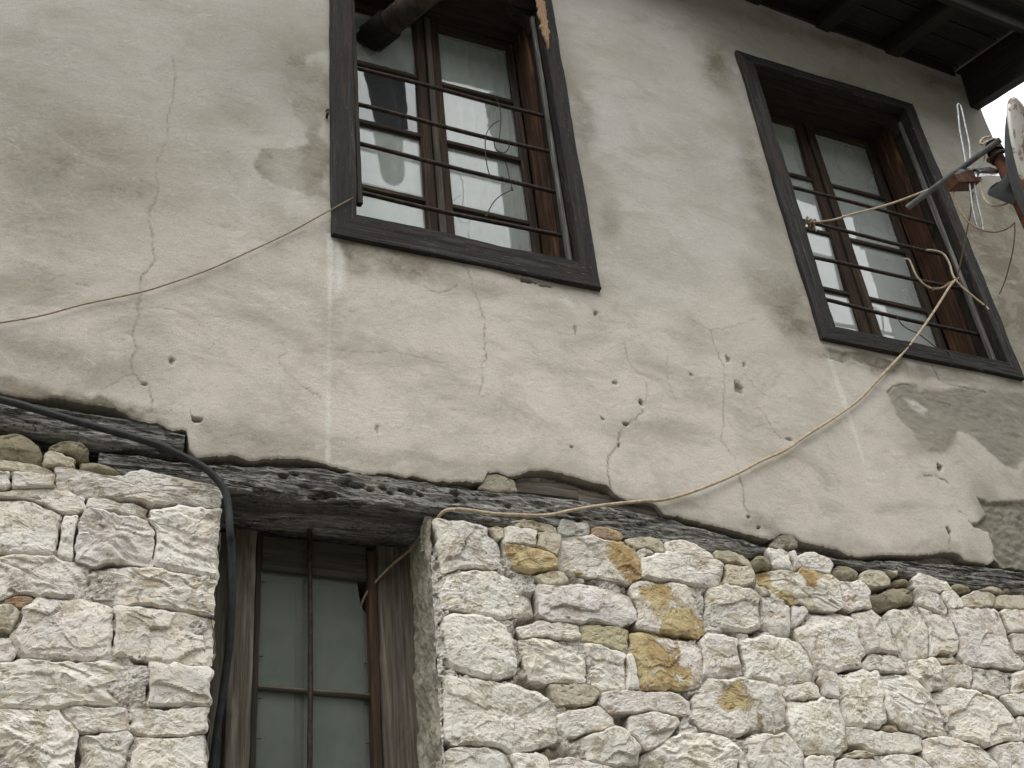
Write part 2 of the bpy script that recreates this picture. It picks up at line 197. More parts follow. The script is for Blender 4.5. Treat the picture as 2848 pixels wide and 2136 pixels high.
CRACKS = [
 (0.7, [[0.272, 5.016], [0.291, 4.94], [0.289, 4.788], [0.278, 4.711], [0.287, 4.608], [0.273, 4.551], [0.258, 4.484], [0.265, 4.425], [0.277, 4.395]]),
 (1.5, [[0.277, 4.395], [0.27, 4.334], [0.255, 4.276], [0.253, 4.239], [0.267, 4.206], [0.273, 4.146], [0.285, 4.084], [0.273, 4.046], [0.255, 4.012], [0.25, 3.977], [0.259, 3.946], [0.25, 3.896], [0.256, 3.86], [0.244, 3.793], [0.258, 3.747], [0.249, 3.696], [0.255, 3.663]]),
 (1.3, [[0.255, 3.663], [0.278, 3.637], [0.302, 3.624], [0.312, 3.587], [0.32, 3.546], [0.313, 3.529]]),
 (1, [[0.254, 3.654], [0.206, 3.61], [0.175, 3.579], [0.163, 3.539]]),
 (0.7, [[0.215, 3.884], [0.253, 3.888], [0.313, 3.906], [0.349, 3.904], [0.408, 3.889], [0.451, 3.908], [0.533, 3.912]]),
 (0.5, [[-0.086, 3.939], [-0.007, 3.902], [0.068, 3.892]]),
 (1.4, [[0.077, 3.943], [0.09, 3.946], [0.111, 3.941]]),
 (0.7, [[0.653, 3.842], [0.68, 3.857], [0.696, 3.822], [0.666, 3.788], [0.712, 3.732], [0.758, 3.695], [0.804, 3.667]]),
 (1.4, [[1.302, 4.318], [1.325, 4.291], [1.341, 4.209], [1.353, 4.171], [1.361, 4.116], [1.371, 4.079], [1.36, 4.008], [1.361, 3.957], [1.361, 3.932]]),
 (0.8, [[1.361, 3.932], [1.337, 3.878], [1.343, 3.83], [1.317, 3.774]]),
 (0.7, [[1.905, 4.121], [1.909, 4.024], [1.941, 3.977], [1.968, 3.948], [1.961, 3.895], [1.936, 3.831]]),
 (1.8, [[1.936, 3.831], [1.891, 3.777], [1.852, 3.75], [1.823, 3.713], [1.811, 3.663], [1.764, 3.609], [1.756, 3.576], [1.752, 3.53], [1.754, 3.492]]),
 (1, [[2.192, 4.286], [2.289, 4.244], [2.296, 4.156], [2.315, 4.086], [2.301, 4.001], [2.269, 3.898], [2.251, 3.817], [2.226, 3.746], [2.266, 3.685], [2.27, 3.629], [2.271, 3.565], [2.264, 3.501]]),
 (0.6, [[2.289, 4.244], [2.385, 4.275], [2.448, 4.313], [2.513, 4.347]]),
 (1.6, [[1.162, 4.18], [1.198, 4.167], [1.243, 4.186], [1.278, 4.217]]),
 (1.2, [[0.756, 3.698], [0.793, 3.679], [0.806, 3.67]]),
 (0.6, [[0.767, 3.868], [0.845, 3.865], [0.884, 3.861], [0.97, 3.874], [1.044, 3.893], [1.153, 3.883], [1.223, 3.88]]),
 (0.5, [[2.076, 4.084], [2.057, 4.009], [2.063, 3.931], [2.08, 3.89]]),
 (2.6, [[2.796, 4.236], [2.825, 4.219], [2.878, 4.213], [2.933, 4.24], [2.992, 4.228], [3.045, 4.223], [3.088, 4.219]]),
 (0.8, [[2.401, 4.064], [2.431, 4.011], [2.473, 3.982], [2.506, 3.974], [2.562, 3.995]]),
 (1.3, [[2.418, 3.929], [2.443, 3.891], [2.457, 3.838], [2.482, 3.8], [2.543, 3.793]]),
 (2.2, [[3.062, 4.104], [3.105, 4.14], [3.161, 4.162], [3.208, 4.159]]),
 (1.6, [[3.29, 4.115], [3.326, 4.102], [3.376, 4.103]]),
 (2, [[3.353, 4.287], [3.369, 4.217], [3.415, 4.205], [3.525, 4.205], [3.602, 4.203]]),
 (1.6, [[2.261, 3.613], [2.272, 3.563], [2.257, 3.485], [2.271, 3.465], [2.307, 3.467]]),
 (1.6, [[3.153, 3.528], [3.14, 3.48], [3.112, 3.424]]),
 (1.6, [[3.258, 3.562], [3.278, 3.544], [3.306, 3.554], [3.36, 3.592]]),
 (1.6, [[3.344, 3.67], [3.384, 3.651], [3.436, 3.661], [3.522, 3.673]]),
 (1.8, [[3.36, 3.592], [3.425, 3.597], [3.482, 3.579]]),
 (2, [[3.23, 3.599], [3.263, 3.583]]),
 (2.5, [[3.113, 3.736], [3.176, 3.742], [3.223, 3.72]]),
]
PITS = [[0.361, 3.72, 0.0092, 0.0171, 6], [0.287, 3.669, 0.0081, 0.0051, 5], [0.289, 3.621, 0.0124, 0.0061, 6], [0.37, 4.462, 0.0104, 0.0081, 6], [0.273, 4.048, 0.0051, 0.006, 8], [0.078, 3.943, 0.0061, 0.0061, 8], [0.206, 3.606, 0.0051, 0.004, 7], [0.05, 4.699, 0.0032, 0.005, 5], [0.727, 3.772, 0.0051, 0.005, 7], [-0.084, 5.145, 0.0045, 0.006, 4], [0.442, 3.529, 0.0202, 0.01, 10], [0.977, 3.803, 0.0041, 0.0051, 9], [0.978, 3.589, 0.0041, 0.02, 3], [1.346, 3.757, 0.0082, 0.0032, 5], [1.585, 3.88, 0.0112, 0.0081, 6], [1.615, 3.881, 0.0051, 0.0041, 5], [1.642, 3.882, 0.0051, 0.0051, 5], [1.555, 3.724, 0.0061, 0.004, 9], [1.769, 3.758, 0.0061, 0.0061, 10], [1.632, 3.624, 0.0051, 0.006, 10], [2.163, 4.015, 0.0063, 0.0082, 10], [2.271, 3.971, 0.0081, 0.0104, 8], [2.118, 4.286, 0.0071, 0.0051, 8], [2.34, 4.118, 0.0124, 0.0257, 5], [2.355, 3.993, 0.0245, 0.0422, 5], [2.41, 4.109, 0.0081, 0.0143, 5], [1.81, 4.222, 0.0102, 0.0212, 7], [1.835, 4.201, 0.0061, 0.005, 8], [1.83, 4.115, 0.0061, 0.0061, 8], [1.716, 4.127, 0.0102, 0.0322, 2.5], [1.932, 3.854, 0.0112, 0.0182, 9], [1.836, 3.919, 0.0151, 0.0112, 5], [1.74, 3.88, 0.0071, 0.005, 6], [1.811, 3.663, 0.0041, 0.0153, 10], [1.856, 3.753, 0.0173, 0.0091, 10], [1.341, 4.212, 0.0041, 0.0081, 8], [2.002, 3.705, 0.0051, 0.0051, 7], [1.314, 3.445, 0.0061, 0.0032, 4], [1.151, 4.231, 0.0061, 0.0051, 5], [1.723, 4.267, 0.0082, 0.004, 5], [1.549, 4.309, 0.0502, 0.016, 14], [1.62, 4.302, 0.0381, 0.0091, 8], [3.203, 3.782, 0.0161, 0.0202, 9], [3.146, 3.504, 0.0081, 0.0297, 9], [2.267, 3.449, 0.0112, 0.0061, 10], [2.3, 3.412, 0.0132, 0.0061, 10], [2.456, 3.458, 0.0081, 0.0051, 6], [2.707, 3.795, 0.01, 0.0082, 5], [2.601, 3.708, 0.0051, 0.0045, 7], [2.472, 3.812, 0.0082, 0.0073, 8], [2.52, 3.796, 0.0224, 0.0095, 4], [2.537, 3.823, 0.0061, 0.0051, 6], [2.779, 4.272, 0.0073, 0.0102, 8], [2.359, 3.99, 0.0214, 0.034, 5]]
BLOBS = [[0.746, 5.123, 0.131, 0.269, 0.45], [-0.002, 4.455, 0.289, 0.174, 0.4], [-0.059, 4.147, 0.2, 0.124, 0.3], [0.214, 4.379, 0.209, 0.116, 0.28], [-0.057, 3.932, 0.165, 0.1, 0.35], [0.013, 3.666, 0.274, 0.077, 0.35], [0.689, 4.371, 0.18, 0.121, 0.25], [-0.184, 4.914, 0.242, 0.088, 0.12], [0.649, 4.084, 0.232, 0.057, 0.18], [0.436, 4.593, 0.096, 0.404, 0.12], [0.519, 4.846, 0.119, 0.091, 0.2], [1.07, 4.286, 0.229, 0.087, 0.55], [0.901, 4.284, 0.066, 0.111, 0.5], [1.319, 4.243, 0.219, 0.052, 0.25], [-0.04, 3.532, 0.105, 0.038, 0.8], [0.125, 3.535, 0.134, 0.033, 0.8], [0.261, 3.517, 0.075, 0.03, 0.6], [0.622, 3.492, 0.235, 0.062, 0.4], [1.038, 3.477, 0.244, 0.036, 0.3], [0.477, 3.499, 0.079, 0.061, 0.25], [0.653, 3.882, 0.088, 0.07, 0.12], [1.872, 5.259, 0.071, 0.589, 0.35], [1.943, 4.692, 0.065, 0.149, 0.35], [2.29, 5.728, 0.274, 0.132, 0.12], [1.859, 4.394, 0.081, 0.069, 0.2], [2.73, 5.148, 0.121, 0.648, 0.42], [2.695, 5.88, 0.118, 0.21, 0.45], [2.678, 4.496, 0.146, 0.153, 0.5], [2.725, 4.344, 0.12, 0.076, 0.45], [2.423, 5.219, 0.155, 0.346, 0.12], [2.12, 4.55, 0.27, 0.146, 0.12], [3.992, 5.02, 0.178, 0.63, 0.6], [3.911, 4.572, 0.182, 0.351, 0.5], [4.128, 6.094, 0.151, 0.33, 0.25], [3.049, 4.239, 0.332, 0.051, 0.5], [3.191, 6.344, 0.417, 0.09, 0.35], [3.715, 6.37, 0.451, 0.095, 0.4], [4.163, 6.266, 0.353, 0.097, 0.4], [2.976, 3.394, 0.695, 0.023, 0.25], [2.305, 3.431, 0.117, 0.046, 0.35], [2.029, 3.483, 0.111, 0.03, 0.3], [3.351, 3.64, 0.072, 0.133, 0.3], [-0.0, 4.436, 0.489, 0.48, 0.22], [0.575, 5.135, 0.297, 0.336, 0.15], [3.997, 4.965, 0.227, 0.623, 0.5]]  # stains, plus painted eave shade and lens falloff at upper left
PATCHES = [
 ('s.95', 0.016, [[0.607, 4.645], [0.669, 4.701], [0.743, 4.748], [0.841, 4.741], [0.839, 4.478], [0.776, 4.467], [0.719, 4.493], [0.657, 4.51], [0.62, 4.548], [0.606, 4.594]]),
 ('s.7', 0.028, [[0.687, 5.286], [0.762, 5.298], [0.815, 5.258], [0.792, 5.189], [0.838, 5.122], [0.841, 4.726], [0.765, 4.702], [0.708, 4.961], [0.678, 5.129]]),
 ('w.5', 0.02, [[0.763, 5.263], [0.838, 5.258], [0.838, 5.13], [0.792, 5.113], [0.774, 5.182]]),
 ('u.85', 0.014, [[3.059, 4.096], [3.144, 4.159], [3.229, 4.17], [3.241, 4.137], [3.489, 4.199], [3.947, 4.241], [3.77, 3.854], [3.668, 3.885], [3.607, 3.83], [3.551, 3.837], [3.498, 3.889], [3.428, 3.961], [3.368, 3.974], [3.326, 3.907], [3.265, 3.853], [3.19, 3.841], [3.143, 3.863], [3.129, 3.934], [3.082, 3.979]]),
 ('w.7', 0.01, [[3.143, 4.088], [3.206, 4.084], [3.248, 4.045], [3.217, 4.025], [3.169, 4.047]]),
 ('U1', 0.004, [[3.344, 3.67], [3.401, 3.653], [3.705, 3.712], [3.557, 3.387], [3.351, 3.382], [3.329, 3.422], [3.344, 3.477], [3.34, 3.524], [3.27, 3.543], [3.362, 3.595]]),
 ('U.6', 0.005, [[2.817, 4.268], [2.908, 4.263], [3.011, 4.288], [3.105, 4.282], [3.161, 4.257], [3.088, 4.219], [2.992, 4.228], [2.933, 4.24], [2.878, 4.213], [2.825, 4.219]]),
 ('u.5', 0.02, [[3.179, 4.261], [3.353, 4.287], [3.606, 4.278], [3.846, 4.29], [3.959, 4.268], [3.574, 4.198], [3.369, 4.217], [3.248, 4.226]]),
 ('w.55', 0.004, [[0.822, 4.335], [0.849, 4.342], [0.838, 4.071], [0.828, 3.445], [0.816, 3.435], [0.821, 3.775], [0.825, 4.068]]),
 ('w.6', 0.015, [[0.849, 4.332], [0.884, 4.239], [0.878, 4.119], [0.851, 4.074]]),
 ('w.55', 0.006, [[2.82, 4.281], [2.833, 4.271], [2.842, 4.095], [2.843, 3.975], [2.846, 3.816], [2.844, 3.753], [2.832, 3.751], [2.827, 3.899], [2.815, 4.082], [2.814, 4.181]]),
 ('w.6', 0.02, [[1.658, 4.288], [1.711, 4.263], [1.74, 4.241], [1.703, 4.206], [1.659, 4.232]]),
 ('w.35', 0.03, [[0.683, 4.739], [0.75, 4.494], [0.814, 4.406], [0.798, 4.359], [0.688, 4.412], [0.639, 4.547]]),
 ('s1.0', 0.05, [[3.976, 5.396], [4.284, 5.578], [4.747, 5.715], [4.059, 4.254], [3.874, 4.365], [3.92, 4.783]]),
]
EDGE = [[-0.408, 3.538], [-0.244, 3.532], [-0.074, 3.526], [-0.004, 3.521], [0.065, 3.536], [0.137, 3.531], [0.223, 3.53], [0.268, 3.503], [0.318, 3.496], [0.343, 3.5], [0.376, 3.483], [0.419, 3.488], [0.429, 3.424], [0.45, 3.403], [0.507, 3.419], [0.545, 3.428], [0.597, 3.418], [0.636, 3.432], [0.69, 3.443], [0.743, 3.448], [0.812, 3.443], [0.867, 3.432], [0.937, 3.422], [0.994, 3.438], [1.065, 3.432], [1.085, 3.441], [1.141, 3.43], [1.194, 3.433], [1.253, 3.446], [1.275, 3.44], [1.308, 3.449], [1.329, 3.485], [1.357, 3.491], [1.412, 3.484], [1.432, 3.492], [1.472, 3.512], [1.55, 3.524], [1.597, 3.518], [1.645, 3.51], [1.742, 3.498], [1.755, 3.487], [1.767, 3.466], [1.815, 3.452], [1.876, 3.455], [1.916, 3.45], [1.941, 3.418], [1.982, 3.418], [2.033, 3.414], [2.063, 3.408], [2.074, 3.405], [2.134, 3.4], [2.194, 3.393], [2.253, 3.382], [2.332, 3.369], [2.384, 3.401], [2.428, 3.397], [2.457, 3.382], [2.507, 3.376], [2.603, 3.366], [2.645, 3.349], [2.698, 3.349], [2.771, 3.364], [2.843, 3.373], [2.951, 3.384], [3.028, 3.399], [3.1, 3.416], [3.158, 3.416], [3.177, 3.39], [3.281, 3.388], [3.326, 3.408], [3.355, 3.387], [3.452, 3.391], [3.741, 3.375], [4.147, 3.355]]
BEAM_TOP = [[0.151, 3.401], [0.211, 3.393], [0.295, 3.397], [0.444, 3.395], [0.812, 3.435], [1.095, 3.437], [1.307, 3.436], [1.417, 3.438], [1.635, 3.438], [1.782, 3.432], [1.925, 3.418], [2.03, 3.399], [2.19, 3.378], [2.327, 3.351], [2.447, 3.348], [2.63, 3.345], [2.909, 3.363], [3.279, 3.385], [3.738, 3.368], [4.231, 3.35]]
BEAM_BOT = [[0.193, 3.348], [0.265, 3.322], [0.38, 3.332], [0.492, 3.324], [0.528, 3.32], [0.626, 3.321], [0.893, 3.326], [1.147, 3.326], [1.386, 3.311], [1.542, 3.309], [1.763, 3.319], [1.92, 3.308], [2.053, 3.306], [2.255, 3.312], [2.43, 3.331], [2.569, 3.32], [2.717, 3.303], [2.906, 3.296], [3.179, 3.283], [3.409, 3.293], [3.782, 3.294], [4.194, 3.286]]
BEAM2_BOT = [[-0.279, 3.441], [-0.061, 3.433], [0.085, 3.425], [0.17, 3.405], [0.238, 3.404], [0.418, 3.423]]
BEAM2_TOP = [[-0.297, 3.544], [-0.074, 3.522], [0.092, 3.51], [0.228, 3.508], [0.419, 3.492]]
WORM = [[0.867, 3.427, 5], [0.887, 3.399, 5], [0.873, 3.389, 8], [0.908, 3.386, 7], [0.922, 3.388, 6], [0.697, 3.387, 5], [0.73, 3.399, 4], [0.665, 3.327, 8], [0.626, 3.332, 6], [0.811, 3.342, 8], [0.839, 3.346, 6], [0.95, 3.377, 5], [0.992, 3.39, 5], [1.013, 3.378, 4], [1.049, 3.391, 4], [1.071, 3.386, 5], [1.106, 3.383, 4], [0.718, 3.322, 6], [0.784, 3.334, 5], [1.39, 3.381, 4], [1.48, 3.361, 4], [1.218, 3.403, 6], [1.224, 3.383, 4], [1.623, 3.363, 5]]
TWINE = [[-0.172, 3.72], [-0.105, 3.748], [-0.003, 3.796], [0.102, 3.86], [0.251, 3.939], [0.328, 3.989], [0.447, 4.076], [0.572, 4.184], [0.69, 4.29], [0.814, 4.406], [0.909, 4.5]]
CORD = [[1.158, 3.316], [1.171, 3.326], [1.206, 3.333], [1.25, 3.336], [1.324, 3.334], [1.416, 3.341], [1.511, 3.353], [1.593, 3.38], [1.711, 3.414], [1.849, 3.444], [1.938, 3.462], [2.052, 3.507], [2.172, 3.565], [2.277, 3.622], [2.366, 3.676], [2.478, 3.735], [2.576, 3.805], [2.664, 3.864], [2.755, 3.926], [2.893, 4.027], [3.05, 4.172], [3.217, 4.326], [3.367, 4.481], [3.492, 4.62], [3.604, 4.749], [3.657, 4.801]]
CABLE = [[-0.138, 3.5], [-0.069, 3.491], [-0.022, 3.485], [0.049, 3.47], [0.146, 3.452], [0.244, 3.435], [0.343, 3.414], [0.407, 3.389], [0.472, 3.359], [0.518, 3.312], [0.537, 3.261], [0.547, 3.17]]
BAR_WIRES = [[[1.538, 0.05, 5.304], [1.552, 0.05, 5.254], [1.552, 0.05, 5.19], [1.54, 0.05, 5.102], [1.532, 0.05, 5.058]], [[1.541, 0.045, 5.166], [1.505, 0.045, 5.127], [1.476, 0.045, 5.066], [1.466, 0.045, 4.992], [1.464, 0.045, 4.911], [1.472, 0.045, 4.845], [1.493, 0.045, 4.83], [1.526, 0.045, 4.852]], [[1.506, 0.045, 5.037], [1.509, 0.045, 5.005], [1.522, 0.045, 4.987], [1.551, 0.045, 4.993], [1.571, 0.045, 5.035], [1.567, 0.045, 5.055]], [[1.545, 0.045, 4.936], [1.552, 0.045, 4.889], [1.556, 0.045, 4.831], [1.562, 0.045, 4.79], [1.553, 0.045, 4.801], [1.558, 0.045, 4.793], [1.509, 0.045, 4.75], [1.474, 0.045, 4.703], [1.448, 0.045, 4.649], [1.439, 0.045, 4.623], [1.435, 0.045, 4.631]]]
CORD_LOOPS = [[[3.608, 0.03, 5.004], [3.663, 0.024, 5.006], [3.696, 0.019, 4.986], [3.699, 0.013, 4.928], [3.686, 0.008, 4.867], [3.683, 0.002, 4.828], [3.697, -0.003, 4.786], [3.732, -0.009, 4.738], [3.78, -0.014, 4.687], [3.787, -0.02, 4.661]], [[3.474, 0.05, 4.933], [3.498, 0.048, 4.934], [3.503, 0.047, 4.9], [3.503, 0.045, 4.853], [3.509, 0.043, 4.823], [3.532, 0.042, 4.79], [3.57, 0.04, 4.774]], [[3.564, 0.035, 4.769], [3.597, 0.03, 4.775], [3.627, 0.025, 4.788], [3.656, 0.02, 4.81], [3.689, 0.015, 4.828], [3.723, 0.01, 4.851]]]
STAY_CORD = [[2.989, 0.05, 5.018], [3.012, -0.002, 4.986], [3.035, -0.054, 4.959], [3.086, -0.107, 4.956], [3.163, -0.159, 4.963], [3.242, -0.211, 4.976], [3.324, -0.263, 4.999], [3.376, -0.316, 5.005], [3.399, -0.368, 4.994], [3.38, -0.42, 4.954]]
CORD_END = [[3.657, 0.0, 4.801], [3.692, 0.01, 4.828]]
ANT_LOOPS = [[[3.424, -0.5, 4.888], [3.385, -0.511, 4.829], [3.359, -0.523, 4.775], [3.341, -0.534, 4.724], [3.336, -0.546, 4.688], [3.352, -0.557, 4.67], [3.383, -0.569, 4.673], [3.41, -0.58, 4.685]], [[3.299, -0.45, 4.876], [3.271, -0.464, 4.782], [3.251, -0.479, 4.693], [3.244, -0.493, 4.623], [3.249, -0.508, 4.584], [3.256, -0.522, 4.553], [3.301, -0.537, 4.536], [3.344, -0.551, 4.545], [3.368, -0.566, 4.555], [3.389, -0.58, 4.572]], [[3.385, -0.58, 4.564], [3.502, -0.485, 4.631], [3.606, -0.39, 4.684], [3.699, -0.295, 4.724], [3.789, -0.2, 4.767], [3.857, -0.105, 4.78], [3.911, -0.01, 4.786]], [[3.367, -0.48, 4.817], [3.433, -0.41, 4.85], [3.486, -0.34, 4.854], [3.537, -0.27, 4.864], [3.573, -0.2, 4.845], [3.601, -0.13, 4.815], [3.633, -0.06, 4.792], [3.693, 0.01, 4.837]], [[3.412, -0.55, 4.947], [3.418, -0.568, 4.984], [3.441, -0.585, 5.027], [3.464, -0.603, 5.035], [3.452, -0.62, 4.995]], [[3.441, -0.6, 5.042], [3.398, -0.6, 5.02], [3.368, -0.6, 4.988], [3.372, -0.6, 4.975], [3.422, -0.6, 5.013]]]
DIPOLE = [[3.39, -0.5, 4.959], [3.438, -0.5, 5.096], [3.462, -0.5, 5.205], [3.484, -0.5, 5.308], [3.49, -0.5, 5.347], [3.483, -0.5, 5.358], [3.469, -0.5, 5.34], [3.458, -0.5, 5.3], [3.421, -0.5, 5.183], [3.393, -0.5, 5.066], [3.361, -0.5, 4.936], [3.326, -0.5, 4.794], [3.296, -0.5, 4.686], [3.281, -0.5, 4.6], [3.286, -0.5, 4.57], [3.294, -0.5, 4.566], [3.306, -0.5, 4.582], [3.32, -0.5, 4.631], [3.334, -0.5, 4.711], [3.356, -0.5, 4.803], [3.377, -0.5, 4.896], [3.39, -0.5, 4.959]]
BOOM = [[3.247, -0.25, 4.909], [3.383, -0.62, 4.943]]
BOX = [[3.257, -0.48, 4.857], [3.446, -0.48, 4.951], [3.397, -0.48, 4.862], [3.266, -0.48, 4.82]]
CLAMP = [[3.325, -0.56, 4.838], [3.448, -0.56, 4.875], [3.549, -0.56, 4.95], [3.428, -0.56, 4.943]]
MAST_TOP = [3.435, -0.6, 4.92]
DISH_C = [3.43, -0.72, 4.702]
THIN_WIRE2 = [[3.274, 0.02, 4.546], [3.28, 0.013, 4.496], [3.304, 0.006, 4.467], [3.337, -0.001, 4.449], [3.373, -0.009, 4.409], [3.4, -0.016, 4.376], [3.444, -0.023, 4.357], [3.447, -0.03, 4.319]]
PIPE = [[1.115, 0.2, 5.723], [1.054, 0.2, 5.687], [1.19, 0.2, 5.67]]
LATHS = [[[1.431, 3.482], [1.48, 3.499], [1.645, 3.472], [1.636, 3.446], [1.423, 3.441]], [[1.645, 3.453], [1.747, 3.463], [1.814, 3.444], [1.927, 3.441], [1.923, 3.417], [1.65, 3.439]]]
DISH_N = [0.4833, -0.8534, -0.1951]
NAIL = [0.826, 4.897]
CAM_AXES = [[0.917745, -0.386494, -0.091471], [-0.15248, -0.555523, 0.8174], [0.366734, 0.736218, 0.568761]]
LENS = 42.2425
# ------------------------------------------------------------------ numeric helpers
RNG = np.random.default_rng(7)
random.seed(7)
_perm = np.arange(256)
np.random.default_rng(3).shuffle(_perm)
_perm = np.concatenate([_perm, _perm, _perm])
_g = np.random.default_rng(5).normal(size=(256, 3))
_g /= np.linalg.norm(_g, axis=1)[:, None]

def noise3(x, y, z):
    x, y, z = np.broadcast_arrays(np.asarray(x, float), np.asarray(y, float), np.asarray(z, float))
    xi, yi, zi = np.floor(x).astype(int), np.floor(y).astype(int), np.floor(z).astype(int)
    xf, yf, zf = x - xi, y - yi, z - zi
    u, v, w = [t * t * t * (t * (t * 6 - 15) + 10) for t in (xf, yf, zf)]
    xi, yi, zi = xi & 255, yi & 255, zi & 255
    def gr(a, b, c):
        h = _perm[_perm[_perm[(xi + a) & 255] + ((yi + b) & 255)] + ((zi + c) & 255)]
        g = _g[h]
        return g[..., 0] * (xf - a) + g[..., 1] * (yf - b) + g[..., 2] * (zf - c)
    l = lambda a, b, t: a + t * (b - a)
    return l(l(l(gr(0, 0, 0), gr(1, 0, 0), u), l(gr(0, 1, 0), gr(1, 1, 0), u), v),
             l(l(gr(0, 0, 1), gr(1, 0, 1), u), l(gr(0, 1, 1), gr(1, 1, 1), u), v), w) * 1.5

def fbm(x, y, z, oct=4, gain=.5):
    s, a, f = 0, 1., 1.
    for i in range(oct):
        s = s + a * noise3(x * f + 13.1 * i, y * f + 7.7 * i, z * f + 3.3 * i)
        a *= gain
        f *= 2.03
    return s

def smooth(e0, e1, x):
    t = np.clip((x - e0) / (e1 - e0), 0, 1)
    return t * t * (3 - 2 * t)

def cells(x, y, seed=0):
    """distance to the nearest jittered cell point, and a random value of that cell"""
    xi, yi = np.floor(x).astype(int), np.floor(y).astype(int)
    best = np.full(x.shape, 9.)
    val = np.zeros(x.shape)
    for a in (-1, 0, 1):
        for b in (-1, 0, 1):
            h = _perm[_perm[(xi + a + seed) & 255] + ((yi + b + seed * 7) & 255)]
            h2 = _perm[h + 17]
            d = np.hypot(xi + a + h / 255. - x, yi + b + h2 / 255. - y)
            m = d < best
            best = np.where(m, d, best)
            val = np.where(m, _perm[h + 91] / 255., val)
    return best, val

def facets(x, y, seed, tilt, step):
    """height of a surface broken into tilted planes"""
    xi, yi = np.floor(x).astype(int), np.floor(y).astype(int)
    best = np.full(x.shape, 9.); out = np.zeros(x.shape)
    for a in (-1, 0, 1):
        for b in (-1, 0, 1):
            h = _perm[_perm[(xi + a + seed) & 255] + ((yi + b + seed * 7) & 255)]
            h2 = _perm[h + 17]
            dx, dy = x - (xi + a + h / 255.), y - (yi + b + h2 / 255.)
            d = np.hypot(dx, dy)
            v = dx * (_perm[h + 31] / 255. - .5) * 2 * tilt + dy * (_perm[h + 57] / 255. - .62) * 2 * tilt + (_perm[h + 91] / 255. - .5) * 2 * step
            m = d < best
            best = np.where(m, d, best); out = np.where(m, v, out)
    return out

def inside(px, pz, poly):
    r = np.zeros(px.shape, bool)
    n = len(poly)
    for i in range(n):
        x1, z1 = poly[i]
        x2, z2 = poly[(i + 1) % n]
        if z1 == z2:
            continue
        c = ((z1 > pz) != (z2 > pz)) & (px < (x2 - x1) * (pz - z1) / (z2 - z1) + x1)
        r ^= c
    return r

def seg_dist(px, pz, pts, closed=False):
    d = np.full(px.shape, 9.)
    n = len(pts)
    for i in range(n if closed else n - 1):
        a, b = np.array(pts[i]), np.array(pts[(i + 1) % n])
        e = b - a
        t = np.clip(((px - a[0]) * e[0] + (pz - a[1]) * e[1]) / max(1e-9, e @ e), 0, 1)
        d = np.minimum(d, np.hypot(px - a[0] - t * e[0], pz - a[1] - t * e[1]))
    return d

# ------------------------------------------------------------------ object helpers
ORG = {}
def tag(o, label=None, cat=None, group=None, kind=None):
    if label: o['label'] = label
    if cat: o['category'] = cat
    if group: o['group'] = group
    if kind: o['kind'] = kind
    return o

def empty(name, loc, parent=None):
    o = bpy.data.objects.new(name, None)
    C.objects.link(o)
    o.empty_display_size = .1
    p = Vector(loc)
    if parent:
        o.parent = parent
        o.location = p - ORG[parent.name]
    else:
        o.location = p
    ORG[o.name] = p
    return o

def mesh(name, verts, faces, mat, parent=None, at=None, sm=True, attrs=None):
    """one mesh object; verts in world metres; at = its origin"""
    verts = np.asarray(verts, float).reshape(-1, 3)
    base = ORG[parent.name] if parent else Vector((0, 0, 0))
    org = Vector(at) if at is not None else (base if parent else Vector(verts.mean(0)))
    me = bpy.data.meshes.new(name)
    v = verts - np.array(org)
    if isinstance(faces, np.ndarray):
        k = faces.shape[1]
        me.vertices.add(len(v)); me.vertices.foreach_set('co', v.ravel())
        me.loops.add(faces.size); me.loops.foreach_set('vertex_index', faces.ravel().astype(np.int32))
        me.polygons.add(len(faces))
        me.polygons.foreach_set('loop_start', np.arange(0, faces.size, k, dtype=np.int32))
        me.polygons.foreach_set('loop_total', np.full(len(faces), k, np.int32))
        me.update(calc_edges=True)
    else:
        me.from_pydata(v.tolist(), [], [list(map(int, f)) for f in faces])
    me.polygons.foreach_set('use_smooth', np.full(len(me.polygons), bool(sm)))
    for k, a in (attrs or {}).items():
        a = np.asarray(a, float)
        if a.ndim == 1:
            at_ = me.attributes.new(k, 'FLOAT', 'POINT'); at_.data.foreach_set('value', a.astype(np.float32))
        else:
            at_ = me.attributes.new(k, 'FLOAT_VECTOR', 'POINT'); at_.data.foreach_set('vector', a.astype(np.float32).ravel())
    me.materials.append(mat)
    o = bpy.data.objects.new(name, me)
    C.objects.link(o)
    if parent:
        o.parent = parent
        o.location = org - base
    else:
        o.location = org
    ORG[o.name] = org
    return o

def grid_faces(nu, nv, wrap=False):
    """vertex index = i*nv + j"""
    i, j = np.meshgrid(np.arange(nu - 1), np.arange(nv if wrap else nv - 1), indexing='ij')
    j2 = (j + 1) % nv
    return np.stack([i * nv + j, (i + 1) * nv + j, (i + 1) * nv + j2, i * nv + j2], -1).reshape(-1, 4)

